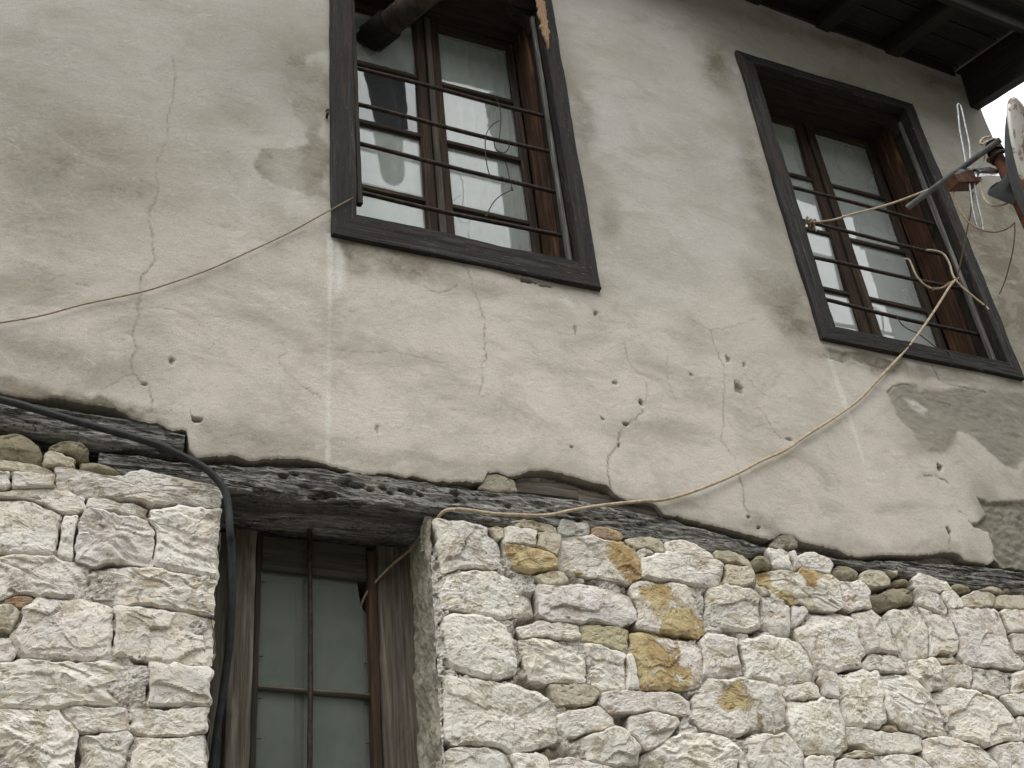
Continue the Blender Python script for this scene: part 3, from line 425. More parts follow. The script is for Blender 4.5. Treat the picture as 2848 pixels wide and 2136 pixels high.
_bseed = [0]
def board_geo(c0, c1, n=14, ch=.004, rough=.0012, m=3, warp=0.):
    """timber from quad c0 to quad c1 (4 corners each, same order)"""
    c0, c1 = np.array(c0, float), np.array(c1, float)
    lv = np.linalg.norm(c0[1] - c0[0]); lw = np.linalg.norm(c0[3] - c0[0])
    a, b = min(.4, ch / lv), min(.4, ch / lw)
    s = np.linspace(0, 1, m + 1)
    ring = [(a + (1 - 2 * a) * t, 0) for t in s] + [(1, b + (1 - 2 * b) * t) for t in s] + \
           [(1 - a - (1 - 2 * a) * t, 1) for t in s] + [(0, 1 - b - (1 - 2 * b) * t) for t in s]
    ring = np.array(ring)
    w = np.stack([(1 - ring[:, 0]) * (1 - ring[:, 1]), ring[:, 0] * (1 - ring[:, 1]), ring[:, 0] * ring[:, 1], (1 - ring[:, 0]) * ring[:, 1]], -1)
    r0, r1 = w @ c0, w @ c1
    L = np.linalg.norm(c1.mean(0) - c0.mean(0))
    t = np.linspace(0, 1, n + 1)[:, None, None]
    P = r0[None] * (1 - t) + r1[None] * t
    cen = c0.mean(0)[None, None] * (1 - t) + c1.mean(0)[None, None] * t
    _bseed[0] += 1
    sd_ = _bseed[0] * 3.17
    out = P - cen
    out /= np.maximum(1e-6, np.linalg.norm(out, axis=2, keepdims=True))
    gl = np.broadcast_to(t * L, P.shape[:2] + (1,))[..., 0]
    gv = np.broadcast_to(ring[None, :, 0] * lv, gl.shape)
    gw = np.broadcast_to(ring[None, :, 1] * lw, gl.shape)
    d = fbm(gl * 6 + sd_, gv * 60, gw * 60 + sd_, 3) * rough
    d = np.minimum(d, rough * .6)
    P = P + out * d[..., None]
    if warp:
        P = P + out * (noise3(gl * 2.2 + sd_, gl * 0, sd_) * warp)[..., None]
    k = len(ring)
    faces = [tuple(f) for f in grid_faces(n + 1, k, True)]
    faces += [tuple(range(k - 1, -1, -1)), tuple(range(n * k, n * k + k))]
    off = np.array([random.uniform(0, 50) for _ in range(3)])
    g = np.stack([gl, gv, gw], -1).reshape(-1, 3) + off
    return P.reshape(-1, 3), faces, g

def quad_x(x0, x1, y0, y1, z):          # corner quad at a height, for boards that run up
    return [(x0, y0, z), (x1, y0, z), (x1, y1, z), (x0, y1, z)]

def board(name, c0, c1, mat, parent=None, at=None, **k):
    v, f, g = board_geo(c0, c1, **k)
    return mesh(name, v, f, mat, parent, at, sm=False, attrs={'grain': g})

def bar_board(name, p0, p1, side, up, mat, parent=None, **k):
    """board along p0-p1; side, up = full width vectors"""
    p0, p1, s, u = [np.array(q, float) for q in (p0, p1, side, up)]
    q = lambda p: [p - s / 2 - u / 2, p + s / 2 - u / 2, p + s / 2 + u / 2, p - s / 2 + u / 2]
    return board(name, q(p0), q(p1), mat, parent, **k)

def curve_pts(pts, per=6):
    p = np.array(pts, float)
    if len(p) < 3:
        return p
    q = np.vstack([2 * p[0] - p[1], p, 2 * p[-1] - p[-2]])
    out = []
    for i in range(1, len(q) - 2):
        for t in np.linspace(0, 1, per, endpoint=False):
            a, b, c, d = q[i - 1], q[i], q[i + 1], q[i + 2]
            out.append(.5 * (2 * b + (c - a) * t + (2 * a - 5 * b + 4 * c - d) * t * t + (3 * b - a - 3 * c + d) * t ** 3))
    out.append(p[-1])
    return np.array(out)

def tube_geo(pts, rad, n=8, rough=0.):
    p = np.array(pts, float)
    t = np.gradient(p, axis=0)
    t /= np.maximum(1e-9, np.linalg.norm(t, axis=1)[:, None])
    ref = np.array([0, 0, 1.]) if abs(t[0][2]) < .9 else np.array([0, 1., 0])
    nn = np.cross(t[0], ref); nn /= np.linalg.norm(nn)
    V = []
    an = np.linspace(0, 2 * math.pi, n, endpoint=False)
    rad = np.broadcast_to(np.asarray(rad, float), (len(p),))
    for i in range(len(p)):
        nn = nn - t[i] * (nn @ t[i]); nn /= np.linalg.norm(nn)
        bb = np.cross(t[i], nn)
        V.append(p[i] + rad[i] * (np.cos(an)[:, None] * nn + np.sin(an)[:, None] * bb))
    V = np.array(V)
    if rough:
        V = V + rough * noise3(V[..., 0] * 90, V[..., 1] * 90, V[..., 2] * 90)[..., None] * np.array([1, 1, 1.])
    f = [tuple(q) for q in grid_faces(len(p), n, True)]
    f += [tuple(range(n - 1, -1, -1)), tuple(range((len(p) - 1) * n, len(p) * n))]
    return V.reshape(-1, 3), f

def tube(name, pts, rad, mat, parent=None, n=8, rough=0., at=None):
    v, f = tube_geo(pts, rad, n, rough)
    return mesh(name, v, f, mat, parent, at)

def join(*gs):
    V, F, o = [], [], 0
    for v, f in gs:
        V.append(np.asarray(v)); F += [tuple(int(i) + o for i in q) for q in f]; o += len(v)
    return np.vstack(V), F

# ------------------------------------------------------------------ materials
class NT:
    def __init__(s, name):
        s.m = bpy.data.materials.new(name); s.m.use_nodes = True
        s.n, s.l = s.m.node_tree.nodes, s.m.node_tree.links
        s.n.clear()
        s.out = s.n.new('ShaderNodeOutputMaterial')
    def node(s, t, **k):
        n = s.n.new(t)
        for a, b in k.items(): setattr(n, a, b)
        return n
    def put(s, sock, v):
        if isinstance(v, bpy.types.NodeSocket): s.l.new(v, sock)
        elif isinstance(v, (tuple, list)) and len(v) == 3 and sock.type == 'RGBA': sock.default_value = (*v, 1)
        else: sock.default_value = v
    def pos(s): return s.node('ShaderNodeNewGeometry').outputs['Position']
    def attr(s, name, o='Fac'): return s.node('ShaderNodeAttribute', attribute_name=name).outputs[o]
    def scale(s, v, sc):
        n = s.node('ShaderNodeVectorMath', operation='MULTIPLY'); s.put(n.inputs[0], v); n.inputs[1].default_value = sc
        return n.outputs[0]
    def noise(s, vec, sc, det=4, rough=.55, dist=0., o='Fac'):
        n = s.node('ShaderNodeTexNoise'); s.put(n.inputs['Vector'], vec)
        n.inputs['Scale'].default_value = sc; n.inputs['Detail'].default_value = det
        n.inputs['Roughness'].default_value = rough; n.inputs['Distortion'].default_value = dist
        return n.outputs[o]
    def voro(s, vec, sc, feat='F1'):
        n = s.node('ShaderNodeTexVoronoi', feature=feat); s.put(n.inputs['Vector'], vec); n.inputs['Scale'].default_value = sc
        return n.outputs['Distance']
    def ramp(s, v, a, b, lo=0., hi=1.):
        n = s.node('ShaderNodeMapRange', interpolation_type='SMOOTHSTEP'); s.put(n.inputs[0], v)
        n.inputs[1].default_value, n.inputs[2].default_value, n.inputs[3].default_value, n.inputs[4].default_value = a, b, lo, hi
        return n.outputs[0]
    def math(s, op, a, b=0.):
        n = s.node('ShaderNodeMath', operation=op); s.put(n.inputs[0], a); s.put(n.inputs[1], b); return n.outputs[0]
    def mix(s, f, a, b, mode='MIX'):
        n = s.node('ShaderNodeMix', data_type='RGBA', blend_type=mode)
        s.put(n.inputs[0], f); s.put(n.inputs[6], a); s.put(n.inputs[7], b); return n.outputs[2]
    def bump(s, h, st=.5, d=.01, nrm=None):
        n = s.node('ShaderNodeBump'); n.inputs['Strength'].default_value = st; n.inputs['Distance'].default_value = d
        s.put(n.inputs['Height'], h)
        if nrm is not None: s.put(n.inputs['Normal'], nrm)
        return n.outputs[0]
    def pbr(s, col, rough=.8, nrm=None, metal=0., spec=.3, **k):
        b = s.node('ShaderNodeBsdfPrincipled')
        s.put(b.inputs['Base Color'], col); s.put(b.inputs['Roughness'], rough); b.inputs['Metallic'].default_value = metal
        b.inputs['Specular IOR Level'].default_value = spec
        if nrm is not None: s.put(b.inputs['Normal'], nrm)
        s.l.new(b.outputs[0], s.out.inputs[0])
        return s.m

def wood(name, dark, mid, light, k=1., paint=None, rough=.85, bump=.6, brown=None):
    t = NT(name)
    g = t.attr('grain', 'Vector')
    fine = t.noise(t.scale(g, (5, 190, 190)), 1, 5, .65, .4)
    broad = t.noise(t.scale(g, (2.2, 34, 34)), 1, 3, .6, 1.2)
    blot = t.noise(g, 7, 3)
    c = t.mix(t.ramp(fine, .3, .72), dark, mid)
    c = t.mix(t.ramp(broad, .5, .75, 0, .75 * k), c, light)
    c = t.mix(t.ramp(blot, .5, .72, 0, .45), c, dark)
    if brown:
        c = t.mix(t.ramp(t.noise(t.scale(g, (2.5, 18, 18)), 1, 4, .6, 1.), .5, .68, 0, .5), c, brown)
    if paint:
        fl = t.noise(t.scale(g, (26, 130, 130)), 1, 4, .7)
        c = t.mix(t.ramp(fl, paint[1], paint[1] + .05, 0, .8), c, paint[0])
    h = t.math('ADD', fine, t.math('MULTIPLY', broad, .8))
    return t.pbr(c, rough, t.bump(h, bump, .004))

def beam_wood(name, dark, mid, light, k=1., bump=1.):
    t = NT(name)
    g = t.attr('grain', 'Vector')
    fine = t.noise(t.scale(g, (16, 120, 120)), 1, 6, .7, .8)
    broad = t.noise(t.scale(g, (3.5, 26, 20)), 1, 5, .65, 1.5)
    pits = t.noise(g, 70, 5, .7)
    rot = t.noise(t.scale(g, (1.4, 7, 7)), 1, 4, .6, .6)
    c = t.mix(t.ramp(broad, .34, .62), dark, mid)
    c = t.mix(t.ramp(fine, .46, .70, 0, .9), c, light)
    c = t.mix(t.ramp(pits, .54, .66, 0, .85), c, dark)
    c = t.mix(t.ramp(rot, .52, .68, 0, .75), c, dark)
    c = t.mix(t.ramp(t.noise(g, 9, 3), .55, .7, 0, .35), c, (.13, .10, .065))
    h = t.math('ADD', fine, t.math('ADD', t.math('MULTIPLY', broad, .8), t.math('MULTIPLY', pits, -.8)))
    return t.pbr(c, .9, t.bump(h, bump, .005))

def mat_plaster():
    t = NT('lime_plaster')
    p = t.pos()
    z = t.node('ShaderNodeSeparateXYZ'); t.l.new(p, z.inputs[0])
    big = t.noise(p, 1.4, 4, .6)
    med = t.noise(t.scale(p, (.8, 1, 1.4)), 6, 5, .62, .5)
    fin = t.noise(p, 70, 4, .7)
    grit = t.noise(p, 330, 2, .6)
    cream, grey, white, overlay, dark = (.59, .535, .475), (.445, .43, .40), (.63, .61, .57), (.165, .145, .108), (.09, .08, .065)
    zz = t.ramp(t.math('ADD', z.outputs[2], t.math('MULTIPLY', big, 1.2)), 4.5, 5.6)
    c = t.mix(zz, cream, grey)
    c = t.mix(t.ramp(med, .52, .78, 0, .5), c, white)
    c = t.mix(t.ramp(big, .35, .7, .35, 0), c, (.40, .37, .32))
    c = t.mix(t.ramp(fin, .58, .78, 0, .35), c, (.36, .32, .26))
    u = t.attr('under')
    under = t.mix(t.ramp(med, .35, .7), (.185, .173, .14), (.275, .258, .213))
    c = t.mix(u, c, under)
    st = t.math('MULTIPLY', t.attr('stain_shade'), t.ramp(t.math('ADD', t.math('MULTIPLY', med, .6), t.math('MULTIPLY', fin, .4)), .3, .68, .55, 1.25))
    c = t.mix(st, c, overlay)  # dirt tone, also laid for the painted eave shade and falloff
    wv = t.math('MULTIPLY', t.attr('wash'), t.ramp(fin, .3, .6, .8, 1))
    c = t.mix(wv, c, (.70, .68, .64))
    c = t.mix(t.attr('crack'), c, dark)
    c = t.mix(t.ramp(grit, .3, .6, .30, 0), c, (.22, .2, .17))
    pt = t.ramp(t.noise(t.scale(p, (1, 1, 1.3)), 3.1, 8, .72, .4), .50, .56)
    c = t.mix(t.math('MULTIPLY', pt, .30), c, (.36, .335, .28))
    sc2 = t.ramp(t.noise(t.scale(p, (1, 1, 2.2)), 9, 7, .75, .8), .60, .64)
    c = t.mix(t.math('MULTIPLY', sc2, .18), c, (.66, .625, .56))
    dot = t.ramp(t.noise(p, 120, 2, .5), .68, .73)
    c = t.mix(t.math('MULTIPLY', dot, .55), c, (.19, .17, .14))
    cl = t.noise(t.scale(p, (1, 1, 1.8)), 2.6, 5, .68, .6)
    c = t.mix(t.ramp(cl, .44, .70, 0, .62), c, (.285, .262, .21))
    pitn = t.ramp(t.voro(p, 55), .0, .16)
    pn = t.math('MAXIMUM', pitn, t.ramp(t.noise(p, 5, 2), .45, .62, 1, 0))
    h = t.math('ADD', t.math('MULTIPLY', grit, .7), t.math('ADD', t.math('MULTIPLY', fin, 1.2), t.math('MULTIPLY', pn, .7)))
    h = t.math('ADD', h, t.math('MULTIPLY', t.noise(t.scale(p, (5, 1, 26)), 1, 5, .7, 1.), .5))
    return t.pbr(c, .92, t.bump(h, .55, .004), spec=.15)

def mat_stone():
    t = NT('limestone')
    p = t.pos()
    oi = t.node('ShaderNodeObjectInfo')
    q = t.node('ShaderNodeVectorMath', operation='ADD'); t.l.new(p, q.inputs[0])
    rv = t.node('ShaderNodeCombineXYZ'); t.l.new(t.math('MULTIPLY', oi.outputs['Random'], 20), rv.inputs[0]); t.l.new(rv.outputs[0], q.inputs[1])
    q = q.outputs[0]
    a = t.noise(q, 9, 4, .6, .4)
    b = t.noise(q, 34, 5, .65, .6)
    f = t.noise(q, 150, 4, .7)
    base = oi.outputs['Color']
    c = t.mix(t.ramp(a, .42, .66, 0, .6), base, t.mix(1., base, (.98, .94, .85), 'MULTIPLY'))
    c = t.mix(t.ramp(b, .54, .74, 0, .65), c, t.mix(1., base, (.60, .54, .45), 'MULTIPLY'))
    c = t.mix(t.ramp(f, .58, .75, 0, .6), c, t.mix(1., base, (.42, .36, .28), 'MULTIPLY'))
    br = t.ramp(t.noise(t.scale(q, (1, 1, 1.7)), 8, 6, .68, .7), .56, .66)
    c = t.mix(t.math('MULTIPLY', br, .72), c, t.mix(1., base, (.66, .57, .44), 'MULTIPLY'))
    gl_ = t.ramp(t.noise(q, 6, 4, .6, .3), .50, .68)
    c = t.mix(t.math('MULTIPLY', gl_, .4), c, t.mix(1., base, (.88, .885, .90), 'MULTIPLY'))
    fl = t.ramp(t.noise(q, 15, 7, .74, .5), .555, .575)
    c = t.mix(t.math('MULTIPLY', fl, .85), c, t.mix(1., base, (.70, .65, .56), 'MULTIPLY'))
    sp = t.ramp(t.noise(q, 95, 3, .6), .64, .70)
    c = t.mix(t.math('MULTIPLY', sp, .7), c, (.17, .14, .10))
    om = t.math('ADD', t.math('MULTIPLY', t.noise(q, 5.5, 2, .5, .3), .72), t.math('MULTIPLY', t.noise(q, 26, 7, .75, .5), .28))
    th = t.math('SUBTRACT', .80, t.math('MULTIPLY', oi.outputs['Alpha'], .34))
    ms = t.ramp(t.math('SUBTRACT', om, th), -.006, .02)
    och = t.mix(t.ramp(b, .35, .65), (.43, .325, .17), (.31, .20, .09))
    och = t.mix(t.ramp(a, .4, .6), och, (.50, .41, .23))
    c = t.mix(ms, c, och)
    pit = t.ramp(t.voro(q, 85), .02, .2)
    pitm = t.math('MAXIMUM', pit, t.ramp(t.noise(q, 14, 3), .42, .6, 1, 0))
    h = t.math('ADD', t.math('MULTIPLY', b, 1.6), t.math('ADD', t.math('MULTIPLY', f, .8), t.math('MULTIPLY', pitm, .5)))
    h = t.math('SUBTRACT', h, t.math('MULTIPLY', ms, .5))
    h = t.math('SUBTRACT', h, t.math('MULTIPLY', fl, .45))
    return t.pbr(c, .9, t.bump(h, .7, .006), spec=.15)

def mat_mortar():
    t = NT('lime_mortar')
    p = t.pos()
    a, b, f = t.noise(p, 6, 4), t.noise(p, 40, 5, .7), t.noise(p, 140, 3, .7)
    c = t.mix(t.ramp(a, .38, .66), (.50, .455, .395), (.65, .615, .57))
    c = t.mix(t.ramp(b, .5, .72, 0, .75), c, (.27, .24, .185))
    c = t.mix(t.ramp(f, .52, .68, 0, .75), c, (.13, .11, .085))
    h = t.math('ADD', t.math('MULTIPLY', b, 2.), f)
    return t.pbr(c, .95, t.bump(h, .9, .008), spec=.1)

def mat_glass(name, film, overlay):
    """old window pane: reflection by angle over clear glass with a thin film: dust on the lower window, painted brightness on the upper"""
    t = NT(name)
    lw = t.node('ShaderNodeLayerWeight'); lw.inputs['Blend'].default_value = .5
    R = t.math('ADD', .07, t.math('MULTIPLY', t.math('POWER', lw.outputs['Facing'], 3.0), .95))
    tr = t.node('ShaderNodeBsdfTransparent'); tr.inputs[0].default_value = (.93, .96, .94, 1)
    df = t.node('ShaderNodeBsdfDiffuse'); df.inputs[0].default_value = (*overlay, 1)
    p = t.pos()
    fm = t.ramp(t.noise(p, 2.5, 3, .5), .3, .75, film * .8, film * 1.2)
    m1 = t.node('ShaderNodeMixShader'); t.put(m1.inputs[0], fm); t.l.new(tr.outputs[0], m1.inputs[1]); t.l.new(df.outputs[0], m1.inputs[2])
    gl = t.node('ShaderNodeBsdfGlossy'); gl.inputs['Roughness'].default_value = .015
    t.put(gl.inputs['Normal'], t.bump(t.noise(p, 3.5, 2), .06, .02))
    m2 = t.node('ShaderNodeMixShader'); t.put(m2.inputs[0], R); t.l.new(m1.outputs[0], m2.inputs[1]); t.l.new(gl.outputs[0], m2.inputs[2])
    t.l.new(m2.outputs[0], t.out.inputs[0])
    return t.m

def mat_sheer():
    t = NT('sheer_cotton')
    p = t.pos()
    d = t.node('ShaderNodeBsdfDiffuse'); d.inputs[0].default_value = (.82, .83, .80, 1)
    l = t.node('ShaderNodeBsdfTranslucent'); l.inputs[0].default_value = (.6, .62, .6, 1)
    tr = t.node('ShaderNodeBsdfTransparent')
    a = t.node('ShaderNodeMixShader'); a.inputs[0].default_value = .25; t.l.new(d.outputs[0], a.inputs[1]); t.l.new(l.outputs[0], a.inputs[2])
    b = t.node('ShaderNodeMixShader'); t.put(b.inputs[0], t.ramp(t.noise(p, 9, 3), .3, .7, .1, .3)); t.l.new(a.outputs[0], b.inputs[1]); t.l.new(tr.outputs[0], b.inputs[2])
    t.l.new(b.outputs[0], t.out.inputs[0])
    return t.m

def plain(name, c1, c2, sc=20, rough=.7, metal=0., bump=.2, spec=.3, thr=(.4, .65)):
    t = NT(name)
    p = t.pos()
    n = t.noise(p, sc, 5, .65, .3)
    return t.pbr(t.mix(t.ramp(n, *thr), c1, c2), rough, t.bump(n, bump, .004), metal, spec)

M = {}
M['plaster'] = mat_plaster()
M['stone'] = mat_stone()
M['mortar'] = mat_mortar()
M['beam'] = beam_wood('weathered_beam', (.03, .027, .024), (.205, .198, .183), (.46, .445, .41), 1.3, bump=1.)
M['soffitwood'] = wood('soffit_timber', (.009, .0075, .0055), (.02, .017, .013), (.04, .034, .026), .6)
M['frame'] = wood('charcoal_frame', (.009, .0085, .008), (.022, .0205, .019), (.068, .063, .058), .8, paint=((.15, .145, .135), .63), bump=1., brown=(.052, .027, .016))
M['brown'] = wood('brown_board', (.02, .010, .006), (.085, .038, .019), (.21, .11, .055), 1.1, bump=1.)
M['dark'] = wood('dark_board', (.012, .009, .007), (.03, .022, .016), (.06, .045, .03), .6)
M['sash'] = wood('sash_wood', (.018, .014, .011), (.055, .038, .026), (.16, .10, .055), .7)
M['greywood'] = wood('grey_wood', (.05, .042, .033), (.12, .10, .078), (.22, .195, .16), .9)
M['brokenwood'] = wood('bare_split_wood', (.20, .12, .065), (.36, .235, .135), (.5, .37, .23), .8)
M['batten'] = wood('pale_batten', (.05, .045, .04), (.16, .15, .14), (.36, .34, .32), 1.)
M['glass'] = mat_glass('old_glass', .28, (.70, .74, .72))  # pale film lightens the panes over the dim curtains
M['clearglass'] = mat_glass('clear_glass', .05, (.5, .5, .55))
M['paleglass'] = mat_glass('pale_film_glass', .38, (.74, .77, .76))  # pale film stands in for reflected sky and bright curtains
M['dirtyglass'] = mat_glass('dusty_glass', .46, (.16, .175, .16))
M['sheer'] = mat_sheer()
M['iron'] = plain('dark_iron', (.018, .014, .012), (.06, .036, .024), 60, .65, .3, .4)
M['rust'] = plain('rusty_steel', (.11, .045, .022), (.045, .022, .014), 35, .85, .1, .5)
M['pipe'] = plain('sooty_pipe', (.032, .024, .018), (.075, .052, .037), 18, .7, .2, .2)
M['soot'] = plain('soot_collar', (.010, .009, .008), (.02, .017, .014), 30, .9)
M['cable'] = plain('black_cable', (.014, .0145, .016), (.026, .027, .029), 30, .6)
M['cord'] = plain('cream_cord', (.46, .38, .27), (.32, .25, .16), 60, .8)
M['twine'] = plain('brown_twine', (.26, .20, .13), (.17, .125, .075), 80, .9)
M['alu'] = plain('dull_aluminium', (.30, .31, .31), (.17, .18, .18), 40, .5, .6)
M['bright'] = plain('bright_steel', (.7, .7, .7), (.4, .4, .4), 40, .25, .9)
M['boom'] = plain('grey_boom', (.13, .135, .13), (.07, .068, .062), 25, .75)
M['dish'] = plain('dish_paint', (.50, .48, .43), (.17, .07, .035), 11, .5, thr=(.53, .60))
M['dishback'] = plain('dish_back_paint', (.10, .11, .115), (.07, .075, .075), 12, .6)
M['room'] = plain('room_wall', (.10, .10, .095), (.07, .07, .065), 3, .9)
M['ground'] = plain('street_ground', (.17, .16, .145), (.24, .23, .21), 6, .95)
M['added_hill'] = plain('added_hill_scrub', (.035, .045, .025), (.075, .08, .05), 1.2, 1.)  # for the hill added out of view
M['tile'] = plain('roof_tile', (.06, .04, .03), (.10, .06, .045), 8, .9)
M['aluw'] = wood('grey_box_lid', (.16, .155, .14), (.22, .215, .2), (.3, .3, .28))
M['rustwood'] = wood('rust_stained_strip', (.02, .012, .008), (.055, .031, .018), (.17, .085, .035), .5)
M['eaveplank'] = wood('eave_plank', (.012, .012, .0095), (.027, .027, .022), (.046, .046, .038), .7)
M['white'] = plain('white_enamel', (.7, .7, .68), (.6, .6, .58), 10, .3)
M['pit'] = plain('bare_mud_mortar', (.20, .175, .14), (.28, .25, .20), 30, .95, bump=.6)

# ------------------------------------------------------------------ street in front, and an unseen hill added to darken the lower panes
gx, gy = np.meshgrid(np.linspace(-60, 60, 61), np.linspace(-60, 20, 41), indexing='ij')
gz = .04 * noise3(gx * .7, gy * .7, 0) - .06
o = mesh('ground', np.stack([gx, gy, gz], -1), grid_faces(61, 41), M['ground'])
tag(o, kind='structure')
gx, gv = np.meshgrid(np.linspace(-60, 60, 121), np.linspace(0, 1, 50), indexing='ij')
gy = -11 - 34 * gv
gz = -.3 + 27 * gv ** .85 + 1.2 * fbm(gx * .25, gv * 9, 0, 4) + (gv > .96) * -1.
o = mesh('added_hill', np.stack([gx, gy, gz], -1), grid_faces(121, 50), M['added_hill'])
tag(o, kind='structure')

# ------------------------------------------------------------------ openings: x0, x1, z0, z1 outer frame; inner edges
W1 = dict(x0=.836, x1=1.838, z0=4.322, z1=6.0, xa=.924, xb=1.769, za=4.432, zb=5.925)
W2 = dict(x0=2.800, x1=3.842, z0=4.300, z1=5.998, xa=2.888, xb=3.775, za=4.375, zb=5.94)
XC = 4.36                                     # right-hand corner of the facade
EAVE = 6.40

# ------------------------------------------------------------------ plaster of the upper storey
def build_plaster():
    dx = .0055
    xs = np.arange(-1.8, XC + 1e-6, dx)
    E = np.array(EDGE)
    order = np.argsort(E[:, 0], kind='stable'); E = E[order]
    ez = np.interp(xs, E[:, 0], E[:, 1]) + .0045 * fbm(xs * 24, 0, 0, 5, .7) + .004 * noise3(xs * 130, 0, 1)
    nz = 570
    v = np.linspace(0, 1, nz)
    etop = EAVE + .19 - (xs - 1.8) * .08
    X = np.repeat(xs[:, None], nz, 1)
    Z = ez[:, None] + v[None] * (etop - ez)[:, None]
    h = .007 * noise3(X * 1.3, 0, Z * 1.3) + .0035 * noise3(X * 4.5, 2, Z * 4.5) + .0010 * fbm(X * 14, 4, Z * 14, 3) + .0005 * noise3(X * 60, 1, Z * 60)
    # thin coats that flaked away: shallow terraces with ragged edges
    fl = fbm(X * 2.3, 8, Z * 3.6, 5, .6)
    low = smooth(4.9, 4.2, Z)
    h -= .0009 * smooth(.24, .26, fl) * low
    wx, wz = X + .006 * noise3(X * 45, 0, Z * 45), Z + .006 * noise3(X * 45, 5, Z * 45)
    jx, jz = X + .06 * fbm(X * 4, 1, Z * 4, 5, .62), Z + .05 * fbm(X * 4, 6, Z * 4, 5, .62)
    crack = np.zeros(X.shape); stain_shade = np.zeros(X.shape); wash = np.zeros(X.shape); under = np.zeros(X.shape)
    def box(pts, m):
        a = np.array(pts); i0 = np.searchsorted(xs, a[:, 0].min() - m); i1 = np.searchsorted(xs, a[:, 0].max() + m)
        return slice(max(0, i0), max(0, i1))
    for w, pts in CRACKS:
        s = box(pts, .05)
        d = seg_dist(wx[s], wz[s], pts)
        ww = max(.0023, .0012 * w + .0010)
        brk = smooth(-.55, .1, noise3(X[s] * 22, 3, Z[s] * 22))
        a = np.exp(-(d / ww) ** 2) * min(1., .22 + .34 * w) * (.35 + .65 * brk)
        crack[s] = np.maximum(crack[s], a)
        h[s] -= .0010 * w * np.exp(-(d / (ww * 1.1)) ** 2) * brk
    for x, z, rx, rz, dep in [q for q in PITS if max(q[2], q[3]) > .012 or q[4] >= 10]:
        s = slice(max(0, np.searchsorted(xs, x - 3 * rx - .03)), np.searchsorted(xs, x + 3 * rx + .03))
        rx, rz = max(rx * .68, .0036), max(rz * .68, .0036)
        d = np.hypot((wx[s] - x) / rx, (wz[s] - z) / rz) + .45 * noise3(X[s] * 55, 0, Z[s] * 55) + .25 * noise3(X[s] * 120, 0, Z[s] * 120)
        k = smooth(1.25, .7, d)
        h[s] -= dep * .0014 * k
        crack[s] = np.maximum(crack[s], k * min(.68, dep * .06))
        under[s] = np.maximum(under[s], k * .7)
    for x, z, rx, rz, a in BLOBS:
        q = ((jx - x) / rx) ** 2 + ((jz - z) / rz) ** 2
        stain_shade = np.maximum(stain_shade, stain_shade * .5 + 1.9 * a * np.exp(-q * 1.1))
    for k, soft, pts in PATCHES:
        s = box(pts, .1)
        big = soft > .015
        ax, az = (jx[s], jz[s]) if big else (wx[s], wz[s])
        d = seg_dist(ax, az, pts, True) * np.where(inside(ax, az, pts), 1, -1)
        m = smooth(-soft, soft, d) * float(k[1:])
        if k[0] == 's': stain_shade[s] = np.maximum(stain_shade[s], m)
        elif k[0] == 'w': wash[s] = np.maximum(wash[s], m)
        else:
            under[s] = np.maximum(under[s], m)
            h[s] -= (.014 if k[0] == 'U' else .0045) * m
            h[s] += (.008 if k[0] == 'U' else .0035) * m * fbm(X[s] * 26, 3, Z[s] * 34, 4)
    # broken lower lip thins out
    lip = (Z - ez[:, None])
    h -= .003 * smooth(.006, 0, lip)
    stain_shade = np.maximum(stain_shade, .35 * smooth(.09, .0, lip + .05 * fbm(X * 9, 0, Z * 9, 3)))
    h += .012 * smooth(.35, 0., etop[:, None] - Z)
    Y = -h
    V = np.stack([X, Y, Z], -1).reshape(-1, 3)
    F = grid_faces(len(xs), nz)
    A = dict(crack=crack.ravel(), stain_shade=stain_shade.ravel(), wash=wash.ravel(), under=under.ravel())
    # the broken edge turned back into the wall, with a fold of its own
    bx = X[:, :1] + np.zeros((1, 4)); bz = Z[:, :1] + np.array([[0, .001, .003, .004]]) + .0025 * noise3(X[:, :1] * 120, 0, np.arange(4)[None] * 3.) * np.array([[0, 1, 1, 1]])
    by = Y[:, :1] + np.array([[0, .010, .026, .055]]) + .003 * noise3(X[:, :1] * 90, 4, np.arange(4)[None] * 2.) * np.array([[0, 1, 1, 1]])
    F = np.vstack([F, grid_faces(len(xs), 4)[:, ::-1] + len(V)])
    V = np.vstack([V, np.stack([bx, by, bz], -1).reshape(-1, 3)])
    for q_, val in (('crack', 0.), ('stain_shade', .25), ('wash', 0.), ('under', .8)):
        A[q_] = np.concatenate([A[q_], np.full(bx.size, val)])
    cx, cz = V[F].mean(1)[:, 0], V[F].mean(1)[:, 2]
    keep = np.ones(len(F), bool)
    for w in (W1, W2):
        keep &= ~((cx > w['x0'] + .02) & (cx < w['x1'] - .02) & (cz > w['z0'] + .02) & (cz < w['z1'] - .02))
    F = F[keep]
    # return face round the right-hand corner
    ys = np.linspace(0, 4., 30)
    zc = Z[-1]
    o0 = len(V)
    zs = zc[::6]
    yy, z2 = np.meshgrid(ys, zs, indexing='ij')
    y2 = yy + Y[-1, ::6][None] * (yy < .01)
    x2 = XC + .006 * noise3(yy * 3, z2 * 3, 1) * (yy > .01)
    V = np.vstack([V, np.stack([x2, y2, z2], -1).reshape(-1, 3)])
    F = np.vstack([F, grid_faces(len(ys), len(zs)) + o0])
    n2 = yy.size
    for q in A: A[q] = np.concatenate([A[q], np.zeros(n2)])
    o = mesh('plaster_wall', V, F, M['plaster'], at=(1.8, 0, 3.4), attrs=A)
    tag(o, 'cracked cream and grey stained lime plaster wall of the upper storey above the timber beams', 'wall', kind='thing')
build_plaster()

